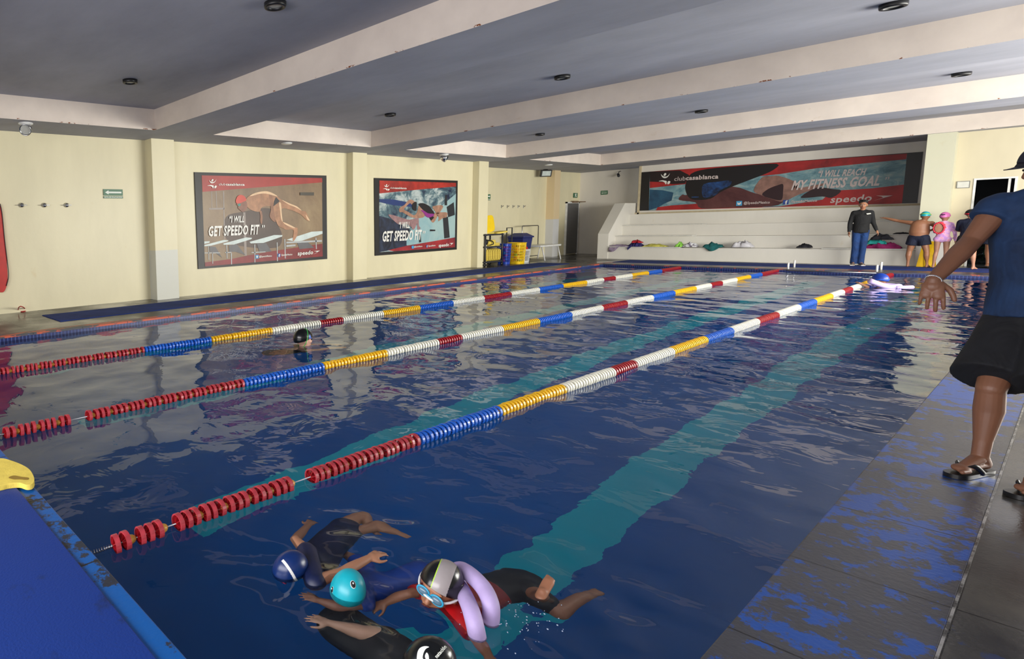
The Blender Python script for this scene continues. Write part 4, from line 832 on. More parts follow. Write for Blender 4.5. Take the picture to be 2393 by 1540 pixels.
def skullcap(c, Mh, k, name, m, root, drop=-.02, back=-.05, grow=1.07, paint=None):
    # smooth latex shell: upper part of an ellipsoid, lower at the back of the head
    mb = MB(); nu, nv = (220, 110) if paint else (36, 20); vs = []; c = Vector(c)+Mh @ (Vector((0, -.006, .02))*k)
    for j in range(nv+1):
        for i in range(nu):
            th = 2*PI*i/nu; fr = math.sin(th)  # +1 at forehead
            lim = PI*(.53 if fr > 0 else .53)+PI*(.10*(-fr) if fr < 0 else -.13*fr)
            ph = lim*j/nv; v = Vector((.082*math.sin(ph)*math.cos(th), .103*math.sin(ph)*math.sin(th), .098*math.cos(ph)))*k*grow; vs.append(c+Mh @ v)
    mb.add(vs, [(j*nu+i, (j+1)*nu+i, (j+1)*nu+(i+1) % nu, j*nu+(i+1) % nu) for j in range(nv) for i in range(nu)])
    if paint:
        mb.mi = []
        for f in mb.f:
            p = Mh.transposed() @ ((sum((Vector(mb.v[i]) for i in f), Vector())/4)-c); mb.mi.append(paint(p/k))
    o = mb.build(name, m, root, True); s_ = o.modifiers.new('t', 'SOLIDIFY'); s_.thickness = .004*k; s_.offset = 1; return o
def band_on_head(c, Mh, k, name, m, root, ang, z, r=.004, grow=1.13, arc=(0, 2*PI), tilt=0):
    mb = MB(); pts = []; c = Vector(c)+Mh @ (Vector((0, -.006, .02))*k)
    R = Matrix.Rotation(ang, 3, 'Y') @ Matrix.Rotation(tilt, 3, 'X')
    for i in range(41):
        a = arc[0]+(arc[1]-arc[0])*i/40; d = (R @ Vector((math.cos(a), math.sin(a), z))).normalized()
        q = 1/math.sqrt((d.x/.082)**2+(d.y/.103)**2+(d.z/.098)**2); pts.append(c+Mh @ (d*q*k*grow))
    mb.tube(pts, r*k, 6); return mb.build(name, m, root, True)
def goggles(c, Mh, k, root, frame, lens):
    V = lambda x, y, z: Vector(c)+Mh @ (Vector((x, y, z))*k)
    for s in (-1, 1):
        mb = MB(); mb.ell(V(.033*s, .094, .008), .027*k, .014*k, .019*k, Mh, 18, 10); o = mb.build('goggle_lens', lens, root, True)
        pts = [V(.033*s+.029*math.cos(a*PI/10), .094, .008+.021*math.sin(a*PI/10)) for a in range(21)]
        mb = MB(); mb.tube(pts, .0045*k, 8, False); mb.build('goggle_rim', frame, o, True)
    mb = MB(); mb.cap(V(-.009, .103, .010), V(.009, .103, .010), .004*k, .004*k, 8); mb.build('goggle_bridge', frame, root, True)
def hand_prims(mb, w, d, nrm, k=1, curl=.35, spread=.08, thumb=1, tdir=None):
    """w wrist, d finger direction, nrm back-of-hand normal; thumb leaves the side thumb*side"""
    d = Vector(d).normalized(); nrm = Vector(nrm); nrm = (nrm-d*nrm.dot(d)).normalized(); s = d.cross(nrm)*thumb
    w = Vector(w); P = lambda a, b, c: w+(d*a+s*b+nrm*c)*k
    mb.cap(P(.0, 0, 0), P(.03, .0, 0), .027*k, .034*k, 12, .72, s); mb.cap(P(.03, .014, 0), P(.078, .018, .002), .026*k, .022*k, 12, .62, s); mb.cap(P(.03, -.012, 0), P(.074, -.020, .0), .026*k, .021*k, 12, .62, s)
    for i, (b, L) in enumerate(((.033, .072), (.0115, .080), (-.0115, .074), (-.034, .058))):
        a0 = .082-.004*abs(i-1); b2 = b; c = .002; ang = curl*(.5+.12*i); p = P(a0-.012, b2, c); r = (.0094, .0098, .0092, .0082)[i]*k
        sp = spread*(1.4-i)
        for seg, q in enumerate((.46, .30, .24)):
            dd = (d*math.cos(ang)+s*math.sin(sp)*.6-nrm*math.sin(ang)).normalized(); e = p+dd*L*q*k*(1.15 if seg == 0 else 1)
            mb.cap(p, e, r, r*.93, 10); p = e; r *= .93; ang += curl*(.9 if seg == 0 else .7)
    td = (d*.62+s*.70-nrm*.25) if tdir is None else Vector(tdir)
    td.normalize(); p = P(.014, .022, -.006); e = p+td*.046*k; mb.cap(p, e, .0155*k, .0125*k, 10); e2 = e+(td*.6+d*.75).normalized()*.032*k; mb.cap(e, e2, .0125*k, .0112*k, 10); mb.cap(e2, e2+(td*.35+d*.95).normalized()*.022*k, .0112*k, .0092*k, 10)
def torso(mb, J, s, g=0, top=1, belly=1.0, hips=1, wmul=1, low=None):
    side = (J['sR']-J['sL']).normalized()
    pel, wa, ch, nk = J['pelvis'], J['waist'], J['chest'], J['neck']
    if hips: mb.cap(J['hR'], J['hL'], .098*s*wmul+g, .098*s*wmul+g, 20)
    mb.cap(pel, wa, (.155*s*wmul+g), (.145*s*wmul*belly+g), 24, .70*belly**.5, side); mb.cap(wa, ch, .145*s*wmul*belly+g, .165*s*wmul+g, 24, .66*belly**.5, side)
    if top:
        mb.cap(ch, ch.lerp(nk, .55), .160*s*wmul+g, .115*s+g, 20, .62, side)
        m_ = (J['sR']+J['sL'])/2
        for q in 'RL': mb.cap(J['s'+q].lerp(m_, .08), ch.lerp(nk, .5), .060*s+g, .085*s+g, 16); mb.cap(J['s'+q].lerp(m_, .3)+(nk-m_)*.25, nk, .040*s+g, .046*s+g, 14)
def arm(mb, J, q, s, g=0, upto=2, fat=1):
    S, E, W = J['s'+q], J['e'+q], J['w'+q]
    mb.cap(S, S.lerp(E, .45), (.058*s*fat+g), (.047*s*fat+g), 16); mb.cap(S.lerp(E, .45), E, .047*s*fat+g, .037*s*fat+g, 16)
    if upto > 1: mb.cap(E, E.lerp(W, .3), .038*s*fat+g, .040*s*fat+g, 16); mb.cap(E.lerp(W, .3), W, .040*s*fat+g, .025*s*fat+g, 16)
def leg(mb, J, q, s, g=0, upto=2, fat=1, back=None):
    Hp, K, A = J['h'+q], J['k'+q], J['a'+q]; b = (back if back is not None else Vector((0, 0, 0)))*.022*s
    mb.cap(Hp, Hp.lerp(K, .5), .090*s*fat+g, .074*s*fat+g, 18); mb.cap(Hp.lerp(K, .5), K, .074*s*fat+g, .054*s*fat+g, 18)
    if upto > 1:
        C_ = K.lerp(A, .32)+b; mb.cap(K, C_, .052*s*fat+g, .056*s*fat+g, 18); mb.cap(C_, K.lerp(A, .75)+b*.3, .056*s*fat+g, .036*s+g, 18); mb.cap(K.lerp(A, .75)+b*.3, A, .036*s+g, .033*s+g, 16)
def foot(mb, A, toe, s, toes=True):
    d = (toe-A); d.z = 0; L = d.length; d.normalize(); sd = d.cross(UPZ); fl = toe.z; z0 = fl+.018*s
    heel = Vector((A.x, A.y, 0))-d*.03*s; heel.z = fl+.030*s
    mb.cap(A, heel, .034*s, .032*s, 14); mb.cap(heel, Vector((toe.x, toe.y, z0+.004*s))-d*.05*s, .031*s, .036*s, 14, .55, sd); mb.cap(A-UPZ*.01*s+d*.02*s, Vector((toe.x, toe.y, z0+.008*s))-d*.07*s, .033*s, .026*s, 14, .8, sd)
    if toes:
        for i, b in enumerate((-.031, -.012, .003, .018, .032)):
            r = (.0125, .0085, .008, .0075, .007)[i]*s; o = Vector((toe.x, toe.y, z0-.004*s))+sd*b*s-d*(.048+.006*i)*s; mb.cap(o, o+d*(.045-.006*i)*s, r, r*.9, 8)
def local(root, ang, s):
    F_ = Vector((math.cos(ang), math.sin(ang), 0)); R_ = Vector((math.sin(ang), -math.cos(ang), 0)); o = Vector(root)
    return (lambda x, y, z: o+R_*x*s+F_*y*s+UPZ*z*s), R_, F_
BASE = dict(pelvis=(0, 0, .97), waist=(0, .005, 1.10), chest=(0, .01, 1.30), neck=(0, 0, 1.48), head=(0, .015, 1.635), sR=(.185, 0, 1.42), sL=(-.185, 0, 1.42), eR=(.235, -.02, 1.13), eL=(-.235, -.02, 1.13),
            wR=(.25, .05, .88), wL=(-.25, .05, .88), hR=(.095, 0, .93), hL=(-.095, 0, .93), kR=(.11, .02, .50), kL=(-.11, .02, .50), aR=(.115, -.02, .09), aL=(-.115, -.02, .09), tR=(.15, .19, 0), tL=(-.15, .19, 0))
def stand(name, pos, ang, H, label, sk, over={}, hk=1.0, hdir=None, hup=(0, 0, 1), belly=1, fat=1, vox=.012, wmul=1, armfat=1, hands=True):
    s = H/1.75; Lc, R_, F_ = local(pos, ang, s); J = {k: Lc(*over.get(k, v)) for k, v in BASE.items()}
    root = thing('person', pos, label, 'person', None)
    hf = F_ if hdir is None else Vector(hdir); Mh = headM(hf, hup)
    mb = MB(); torso(mb, J, s, 0, 1, belly, 1, wmul); head_prims(mb, J['head'], Mh, hk); mb.cap(J['neck']-UPZ*.03*s, J['head']-UPZ*.05*s, .052*s, .050*s, 14)
    for q in 'RL':
        arm(mb, J, q, s, 0, 2, armfat); leg(mb, J, q, s, 0, 2, fat, -F_); foot(mb, J['a'+q], J['t'+q], s, vox < .013)
        d = J['w'+q]-J['e'+q]; out = R_*(1 if q == 'R' else -1)
        if over.get('hand'+q) is not None: d = Lc(*over['hand'+q])-Lc(0, 0, 0)
        hand_prims(mb, J['w'+q], d, out, s*1.0, .35, .06, 1 if (d.normalized().cross(out)).dot(F_) > 0 else -1)
    body = remesh(mb, 'body', sk, root, vox); return root, J, s, Mh, F_, R_
def garment(root, name, m, fn, vox=.014, it=6):
    mb = MB(); fn(mb); return remesh(mb, name, m, root, vox, it, .5)
def shorts(J, s, R_, hem=.6, g=.018, flare=.035, belly=1, wmul=1):
    def f(mb):
        torso_low(mb, J, s, g, belly, wmul)
        for q in 'RL': K = J['h'+q].lerp(J['k'+q], hem); mb.tube([J['h'+q]+UPZ*.02, J['h'+q].lerp(K, .5), K], [.098*s*wmul+g, .09*s*wmul+g+flare*.5, .078*s*wmul+g+flare], 24)
    return f
def torso_low(mb, J, s, g, belly=1, wmul=1, top=.35):
    side = (J['sR']-J['sL']).normalized(); mb.cap(J['hR'], J['hL'], .100*s*wmul+g, .100*s*wmul+g, 20)
    mb.tube([J['pelvis']-UPZ*.05*s, J['pelvis'], J['pelvis'].lerp(J['waist'], top)], [.155*s*wmul+g]*3, 28, True, .72, side)
def fabric(name, c1_, c2_, sc=3.2, amt=.03):
    n = NT(name); n.link(n.ramp(n.noise(7, 4), [(.3, c2_), (.7, c1_)]), n.p.inputs['Base Color']); n.p.inputs['Roughness'].default_value = .85
    f = n.math('ADD', n.noise(sc, 3, .5, n.coord((1, 1, .45)), 1.5), n.math('MULTIPLY', n.noise(400, 1), .01)); n.bump(f, amt); _M[name] = n.m; return n.m
# coach
m_blkshirt = fabric('shirt_black', rgb(26, 26, 28), rgb(16, 16, 18), 7, .02); m_navy = fabric('navy_cloth', rgb(20, 28, 54), rgb(12, 16, 34), 7, .02)
skA = skin('a', (168, 118, 88)); skB = skin('b', (150, 102, 74)); skC = skin('c', (176, 128, 104)); skM = skin('m', (126, 84, 62)); m_hair = M('hair_dark', rgb(20, 15, 14), .6)
cp = U(2004, 620, 'z', .012)
root, J, s, Mh, F_, R_ = stand('person', (cp.x, cp.y, .012), math.radians(-82), 1.76, 'man standing on the far mat in black long-sleeved shirt and blue track pants', skA,
    dict(sR=(.16, 0, 1.42), sL=(-.16, 0, 1.42), eR=(.215, -.01, 1.14), wR=(.215, .06, .90), eL=(-.215, -.02, 1.14), wL=(-.29, .05, .93), hR=(.075, 0, .93), hL=(-.075, 0, .93), kR=(.08, .02, .50), kL=(-.07, .02, .5), aR=(.085, -.02, .09), aL=(-.05, -.02, .09), tR=(.10, .2, 0), tL=(-.11, .19, 0)), 1.0, (.12, -1, -.18), belly=1.0, wmul=.9, armfat=.9, fat=.88)
face_parts(J['head'], Mh, 1.0, root)
mb = MB(); V = lambda x, y, z: J['head']+Mh @ Vector((x, y, z))
rsn = random.Random(4)
for i in range(60):
    a = rsn.uniform(0, 2*PI); e = rsn.uniform(.02, .095); mb.ell(V(.078*math.cos(a)*rsn.uniform(.3, 1), -.015+.085*math.sin(a)*rsn.uniform(.3, 1), .045+e*.85), .02, .02, .018, None, 8, 6)
mb.ell(V(0, -.022, .05), .086, .095, .085, Mh)
remesh(mb, 'hair', m_hair, root, .012, 2)
sh = garment(root, 'shirt', m_blkshirt, lambda mb: (torso(mb, J, s, .010, 1, 1.0, 0, .9), mb.tube([J['waist']+UPZ*.02, J['pelvis'], J['pelvis']-UPZ*.09], [.150, .160, .165], 28, True, .78, R_), [mb.tube([J['s'+q], J['s'+q].lerp(J['e'+q], .5), J['e'+q], J['e'+q].lerp(J['w'+q], .5), J['w'+q]], [.058, .054, .047, .043, .033], 16) for q in 'RL']))
mb = MB(); b0 = J['chest']+F_*.125+R_*-.09+UPZ*.07; mb.poly([b0+R_*.0, b0+R_*-.07+UPZ*.015, b0+R_*-.06+UPZ*.04, b0+R_*.02+UPZ*.03]); mb.build('chest_mark', m_whi, sh)
pt = garment(root, 'track_pants', fabric('pants_blue', rgb(20, 60, 116), rgb(12, 38, 80), 7, .025), lambda mb: (torso_low(mb, J, s, .002, 1, .9, .15), [mb.tube([J['h'+q], J['h'+q].lerp(J['k'+q], .6), J['k'+q], J['k'+q].lerp(J['a'+q], .6), J['a'+q]-UPZ*.05], [.092, .076, .066, .064, .068], 20) for q in 'RL']))
mb = MB(); q = 'R'; sd = R_*.07
mb.tube([J['hR']+sd*1.2-UPZ*.05, J['kR']+sd*.95, J['aR']+sd*.9-UPZ*.02], .022, 8, True, .4, F_); mb.build('side_stripe', m_whi, pt)
for q in 'RL':
    d = (J['t'+q]-J['a'+q]); d.z = 0; d.normalize(); a = Vector((J['a'+q].x, J['a'+q].y, .012))
    mb = MB(); mb.cap(a-d*.03+UPZ*.045, a+d*.17+UPZ*.035, .042, .042, 14, .8, d.cross(UPZ)); mb.cap(a+UPZ*.05, a+UPZ*.09, .045, .04, 14); sh_ = remesh(mb, 'shoe', M('shoe_grey', rgb(104, 92, 86), .6), root, .01, 3)
    mb = MB(); mb.prism([a-d*.075+d.cross(UPZ)*w_*.04 for w_ in (-1, 1)]+[a+d*.21+d.cross(UPZ)*w_*.04 for w_ in (1, -1)], (0, 0, .018)); mb.build('sole', m_whi, sh_)
# boy in turquoise cap pointing left, seen from behind
bp_ = U(2142, 600, 'y', 23.5)
root, J, s, Mh, F_, R_ = stand('person', (bp_.x, bp_.y, .012), math.radians(80), 1.42, 'shirtless boy in turquoise cap and dark trunks stretching his left arm out', skB,
    dict(sL=(-.19, .0, 1.40), eL=(-.50, .04, 1.47), wL=(-.80, .06, 1.57), handL=(-1, 0, .05), pelvis=(0, 0, .97), kR=(.20, .0, .5), aR=(.24, -.02, .09), tR=(.27, .15, 0), kL=(-.17, .0, .5), aL=(-.17, -.02, .09), tL=(-.19, .16, 0), neck=(.05, .0, 1.46), head=(.09, .02, 1.60),
         sR=(.22, .08, 1.38), eR=(.30, .22, 1.22), wR=(.14, .36, 1.15)), .95, (.1, 1, -.25), belly=1.25, fat=1.2, wmul=1.22, armfat=1.2)
skullcap(J['head'], Mh, .96, 'swim_cap', M('cap_turquoise', rgb(20, 168, 184), .35), root)
band_on_head(J['head'], Mh, .96, 'goggle_strap', M('lime_strap', rgb(170, 214, 60), .4), root, 0, .25, .010)
face_parts(J['head'], Mh, .95, root)
garment(root, 'swim_trunks', m_navy, shorts(J, s, R_, .55, .016, .02, 1.2, 1.22))
# girl in pink rash suit
gp = U(2195, 626, 'z', .012)
root, J, s, Mh, F_, R_ = stand('person', (gp.x, gp.y, .012), math.radians(84), 1.36, 'girl seen from behind in pink long-sleeved swimsuit with coral ruffle', skC,
    dict(kR=(.10, .0, .52), aR=(.13, -.02, .09), tR=(.15, .14, 0), kL=(-.10, .0, .52), aL=(-.13, -.02, .09), tL=(-.15, .14, 0), eR=(.25, -.03, 1.13), wR=(.27, .0, .87), eL=(-.2, .1, 1.15), wL=(-.05, .2, 1.1), sR=(.155, 0, 1.40), sL=(-.155, 0, 1.40)), .92, (.25, 1, -.1), wmul=.92, fat=.92, armfat=.85)
skullcap(J['head'], Mh, .97, 'swim_cap', M('cap_pink', rgb(226, 120, 190), .4), root)
mb = MB(); V = lambda x, y, z: J['head']+Mh @ (Vector((x, y, z))*.97); mb.ell(V(0, -.115, .045), .012, .006, .018, Mh); mb.ell(V(-.025, -.112, .05), .014, .006, .012, Mh); mb.ell(V(.022, -.112, .052), .014, .006, .012, Mh); mb.build('cap_print', m_navy, root)
n = NT('pink_swimsuit'); n.link(n.ramp(n.noise(14, 3), [(.4, rgb(206, 150, 222)), (.56, rgb(236, 190, 226)), (.66, rgb(246, 150, 170))]), n.p.inputs['Base Color']); n.p.inputs['Roughness'].default_value = .7
sw = garment(root, 'rash_suit', n.m, lambda mb: (torso(mb, J, s, .010, 1, 1, 1, .92), [mb.cap(J['h'+q], J['h'+q].lerp(J['k'+q], .06), .088*s+.006, .086*s+.006, 16) for q in 'RL'], [mb.tube([J['s'+q], J['s'+q].lerp(J['e'+q], .5), J['e'+q], J['w'+q]], [.052*s+.008, .044*s+.008, .036*s+.008, .027*s+.008], 14) for q in 'RL']))
face_parts(J['head'], Mh, .92, root)
mb = MB(); cc_ = J['chest']-F_*.115-R_*.055+UPZ*-.01; pts = []
for i in range(61):
    a = 2*PI*i/60; rr = 1+.05*math.sin(a*13); pts.append(cc_+R_*(.092*math.cos(a)*rr)+UPZ*(.135*math.sin(a)*rr)-F_*(.018*math.cos(a)+.004*math.sin(a*17)))
mb.tube(pts, .022, 8, False, .6); mb.build('coral_ruffle', M('coral', rgb(250, 60, 80), .6), root, True)
mb = MB(); mb.ell(cc_-F_*.003, .075, .012, .115, headM(F_, (0, 0, 1))); mb.build('open_back', skC, root, True)
# boy in black
bp2 = U(2254, 629, 'z', .012)
root, J, s, Mh, F_, R_ = stand('person', (bp2.x, bp2.y, .012), math.radians(75), 1.42, 'boy seen from behind in black top and black cap with red strap', skC,
    dict(eR=(.24, .10, 1.16), wR=(.1, .24, 1.2), eL=(-.25, .08, 1.15), wL=(-.1, .22, 1.12), kR=(.14, .0, .5), aR=(.17, -.02, .09), tR=(.2, .15, 0), kL=(-.14, .0, .5), aL=(-.17, -.02, .09), tL=(-.2, .15, 0)), .95, (.5, 1, -.05), wmul=1.05)
skullcap(J['head'], Mh, .97, 'swim_cap', m_black, root); band_on_head(J['head'], Mh, .97, 'goggle_strap', M('red_strap', rgb(220, 40, 60), .4), root, 0, -.12, .012)
face_parts(J['head'], Mh, .95, root)
garment(root, 'rash_top', m_navy, lambda mb: (torso(mb, J, s, .012, 1, 1, 0, 1.05), [mb.tube([J['s'+q], J['s'+q].lerp(J['e'+q], .6), J['e'+q]], [.064*s+.01, .052*s+.01, .044*s+.01], 14) for q in 'RL']))
garment(root, 'swim_shorts', m_blkshirt, shorts(J, s, R_, .4, .014, .02, 1, 1.0))
# shirtless man behind
mp = U(2322, 625, 'z', .012)
root, J, s, Mh, F_, R_ = stand('person', (mp.x, mp.y+.1, .012), math.radians(-80), 1.76, 'shirtless man in navy shorts half hidden behind the coach in blue shirt', skB,
    dict(eR=(.28, .04, 1.16), wR=(.33, .12, .95), kR=(.12, .0, .5), aR=(.10, -.02, .09)), 1.0, (-.1, -1, -.1), belly=1.2, wmul=1.1)
face_parts(J['head'], Mh, 1, root)
mb = MB(); mb.ell(J['head']+Mh @ Vector((0, -.02, .045)), .086, .096, .085, Mh); remesh(mb, 'hair', m_hair, root, .012, 2)
garment(root, 'shorts', m_navy, shorts(J, s, R_, .85, .02, .03, 1.2, 1.1))
for q in 'RL':
    a = Vector((J['a'+q].x, J['a'+q].y, .013)); d = (J['t'+q]-J['a'+q]); d.z = 0; d.normalize(); mb = MB(); mb.cap(a-d*.04+UPZ*.02, a+d*.18+UPZ*.02, .045, .05, 14, .35, d.cross(UPZ)); remesh(mb, 'sandal', m_black, root, .01, 2)
# ---- man in blue shirt in the foreground
root = thing('person', (-.05, 5.42, .0), 'man at the right edge in navy cap, blue T-shirt, black shorts and flip-flops', 'person')
J = {}
gR = U(2290, 1068, 'z', .10); gL = U(2425, 1118, 'z', .10)
J['aR'] = Vector((gR.x, gR.y, .10)); J['aL'] = Vector((gL.x, gL.y, .10))
zp = 3.27
J['pelvis'] = D(2444, 712, zp); J['hR'] = D(2384, 735, zp+.10); J['hL'] = D(2496, 738, zp-.10)
J['waist'] = D(2448, 650, zp); J['chest'] = D(2442, 552, zp-.02); J['neck'] = D(2440, 456, zp-.03)
J['head'] = D(2462, 386, zp-.05)
J['sR'] = D(2338, 482, zp+.10); J['sL'] = D(2530, 490, zp-.14)
J['eR'] = D(2268, 566, zp+.12); J['wR'] = D(2181, 655, zp+.06); J['eL'] = D(2585, 610, zp-.2); J['wL'] = D(2575, 730, zp-.3)
J['kR'] = D(2316, 908, zp+.02); J['kL'] = D(2440, 912, zp-.22)
tR = U(2228, 1104, 'z', .03); tL = U(2372, 1150, 'z', .03); tR.z = tL.z = .028
J['tR'] = tR; J['tL'] = tL; s = 1.03
Mh = headM(Vector((-.86, -.45, -.30)), (0, 0, 1)); Fb = Vector((-.15, -1, 0)).normalized()
mb = MB(); torso(mb, J, s, 0, 1, 1.1); head_prims(mb, J['head'], Mh, 1.02); mb.cap(J['neck']-UPZ*.04, J['head']-UPZ*.05, .060, .056, 16)
for q in 'RL':
    leg(mb, J, q, s, 0, 2, 1.02, -Fb); arm(mb, J, q, s, 0, 2, 1.14)
    A, T_ = J['a'+q], J['t'+q]; foot(mb, A, T_, 1.05)
# right hand, fingers pointing down, thumb towards the body
w_ = J['wR']; hd_ = D(2178, 700, zp+.05)-w_; th_ = D(2206, 690, zp+.0)-D(2190, 668, zp+.03)
sd_ = (CR*1.0+CF*-.35).normalized(); nb = sd_.cross(hd_.normalized()); nb = nb if nb.dot(CR) < 0 else -nb
back = (-CR*.75-CF*.65).normalized()
tside = 1 if hd_.normalized().cross(back).dot(CR) > 0 else -1
hand_prims(mb, w_, hd_, back, 1.12, .22, .09, tside)
hand_prims(mb, J['wL'], J['wL']-J['eL'], CR, 1.0, .4, .05, 1)
remesh(mb, 'body', skM, root, .004, 3)
face_parts(J['head'], Mh, 1.02, root)
m_tee = fabric('tshirt_blue', rgb(24, 54, 94), rgb(14, 34, 64))
side = (J['sR']-J['sL']).normalized()
def tee(mb):
    torso(mb, J, s, .020, 1, 1.1, 0, 1.04)
    hem = D(2446, 700, zp); mb.tube([J['chest'], J['waist'], hem, D(2446, 742, zp)], [.190, .200, .212, .222], 36, True, .80, side)
    S_, E_ = J['sR'], J['eR']; mb.tube([S_.lerp(E_, -.12), S_, S_.lerp(E_, .38)], [.07, .086, .084], 24); S_, E_ = J['sL'], J['eL']; mb.tube([S_, S_.lerp(E_, .45)], [.084, .086], 24)
garment(root, 't_shirt', m_tee, tee, .009, 8)
def shf(mb):
    mb.tube([D(2444, 715, zp), D(2440, 760, zp), D(2430, 800, zp)], [.182, .190, .195], 30, True, .76, side)
    for q, h in (('R', D(2312, 886, zp+.03)), ('L', D(2470, 905, zp-.2))): mb.tube([J['h'+q], J['h'+q].lerp(h, .5), h], [.125, .132, .150], 28)
garment(root, 'shorts', fabric('shorts_black', rgb(20, 21, 28), rgb(12, 12, 16)), shf, .009, 7)
# cap with brim
skullcap(J['head'], Mh, 1.04, 'baseball_cap', M('cap_navy', rgb(24, 26, 44), .7), root, grow=1.14)
V = lambda x, y, z: J['head']+Mh @ Vector((x, y, z)); mb = MB(); B_ = [V(.075*math.cos(a)*1.0, .085+.085*math.sin(a), .052-.016*math.sin(a)-.020*abs(math.cos(a))**2) for a in np.linspace(0, PI, 17)]+[V(x, .088+.012*(1-(x/.075)**2), .056-.012*(x/.075)**2) for x in np.linspace(-.07, .07, 9)]
mb.prism(B_, Mh @ Vector((0, 0, .005))); mb.build('cap_brim', M('cap_navy', rgb(24, 26, 44), .7), root)
# bracelet
d_ = (J['wR']-J['eR']).normalized(); a1 = d_.orthogonal().normalized(); a2 = d_.cross(a1); mb = MB()
for i in range(30):
    a = 2*PI*i/30; p = J['wR']-d_*.004+(a1*math.cos(a)+a2*math.sin(a))*.0315; tt = (-a1*math.sin(a)+a2*math.cos(a)); mb.cap(p-tt*.003-d_*.002, p+tt*.003+d_*.002, .0032, .0032, 8)
mb.build('bracelet', M('silver', rgb(222, 222, 226), .2, .02, metal=1), root, True)
for q in 'RL':
    A, T_ = J['a'+q], J['t'+q]; d = Vector((T_.x-A.x, T_.y-A.y, 0)).normalized(); sd = d.cross(UPZ); h0 = Vector((A.x, A.y, 0))-d*.075; t0 = Vector((T_.x, T_.y, 0))+d*.022
    out = [h0.lerp(t0, u)+sd*w_*wd for w_ in (1,) for u, wd in ((0, .022), (.06, .036), (.3, .038), (.6, .046), (.85, .048), (.96, .034), (1, .012))]+[h0.lerp(t0, u)-sd*wd for u, wd in ((1, .012), (.96, .034), (.85, .048), (.6, .046), (.3, .038), (.06, .036), (0, .022))]
    mb = MB(); mb.prism([p+UPZ*.002 for p in catmull(out, 7, True)], (0, 0, .024)); fl = mb.build('flip_flop', M('rubber_black', rgb(20, 20, 22), .35), root, False, .005)
    tp = h0.lerp(t0, .80)+UPZ*.045; mb = MB()
    for w_ in (-1, 1): mb.tube(catmull([tp+sd*.012*-1, h0.lerp(t0, .62)+sd*w_*.035+UPZ*.068, h0.lerp(t0, .42)+sd*w_*.046+UPZ*.022], 5), [.008]*5+[.013]*6, 8, True, .5)
    mb.build('strap', M('rubber_black', None), fl, True)
# ------------------------------------------------------------------ swimmers
def W(px, py, dz=0): return U(px, py, 'z', WZ+dz)
def swimmer(label, sk, head, hz, fwd, up, k, J, s, vox=.0055, hands=('R', 'L'), fat=1, hcurl=.28):
    c = W(head[0], head[1], hz); root = thing('person', (c.x, c.y, WZ-.3), label, 'person'); Mh = headM(fwd, up)
    fh = Vector((CF.x, CF.y, 0)).normalized(); rh = fh.cross(UPZ)
    J = {a: (c+rh*b[0]+fh*b[1]+UPZ*b[2] if isinstance(b[0], float) else W(*b)) for a, b in J.items()}
    mb = MB(); head_prims(mb, c, Mh, k); mb.cap(J['neck'], c-Mh @ Vector((0, 0, .05*k)), .046*s, .044*s, 14)
    side = (J['sR']-J['sL']).normalized(); mb.cap(J['chest'], J['waist'], .14*s*fat, .12*s*fat, 20, .68, side); mb.cap(J['waist'], J['pelvis'], .12*s*fat, .135*s*fat, 20, .7, side); mb.cap(J['sR'], J['sL'], .055*s, .055*s, 14); mb.cap(J['chest'], J['neck'], .11*s, .06*s, 16, .7, side)
    for q in 'RL':
        if 'e'+q in J:
            arm(mb, J, q, s, 0, 2)
            if q in hands: hand_prims(mb, J['w'+q], J['w'+q]-J['e'+q], UPZ, s*.95, hcurl, .12, 1 if q == 'L' else -1)
        if 'k'+q in J:
            J['h'+q] = J['pelvis']+side*(.075*s if q == 'R' else -.075*s); mb.cap(J['h'+q], J['k'+q], .075*s, .048*s, 16); mb.cap(J['k'+q], J['a'+q], .050*s, .030*s, 16)
            d = (J['f'+q]-J['a'+q]).normalized(); mb.cap(J['a'+q]-d*.03*s, J['f'+q]-d*.05*s, .032*s, .034*s, 14, .6, d.cross(UPZ))
            for i in range(5): o = J['f'+q]-d*.06*s+d.cross(UPZ)*(-.024+.012*i)*s; mb.cap(o, o+d*(.05-.004*i)*s, .010*s, .009*s, 8)
    remesh(mb, 'body', sk, root, vox, 4); return root, c, Mh, J, side
def suit(root, J, side, s, m, name='rash_shirt', sl=.5, low=1.0, fat=1, g=.010):
    def f(mb):
        mb.cap(J['chest'], J['waist'], .14*s*fat+g, .12*s*fat+g, 20, .7, side); mb.cap(J['waist'], J['waist'].lerp(J['pelvis'], low), .12*s*fat+g, .13*s*fat+g, 20, .72, side)
        mb.cap(J['sR'], J['sL'], .058*s+g, .058*s+g, 14); mb.cap(J['chest'], J['chest'].lerp(J['neck'], .7), .11*s+g, .065*s+g, 16, .7, side)
        for q in 'RL':
            if 'e'+q in J and sl: mb.tube([J['s'+q], J['s'+q].lerp(J['e'+q], sl*.5), J['s'+q].lerp(J['e'+q], sl)], [.06*s+g, .054*s+g, .052*s+g], 16)
    return garment(root, name, m, f, .008, 5)
up_ = lambda a, b, c: (CR*a+CU*b+CF*c)
m_lilac = M('foam_lilac', rgb(188, 168, 216), .6, .04, 12, bump=.001); m_glass = M('goggle_glass', rgb(40, 60, 80), .12, .03)
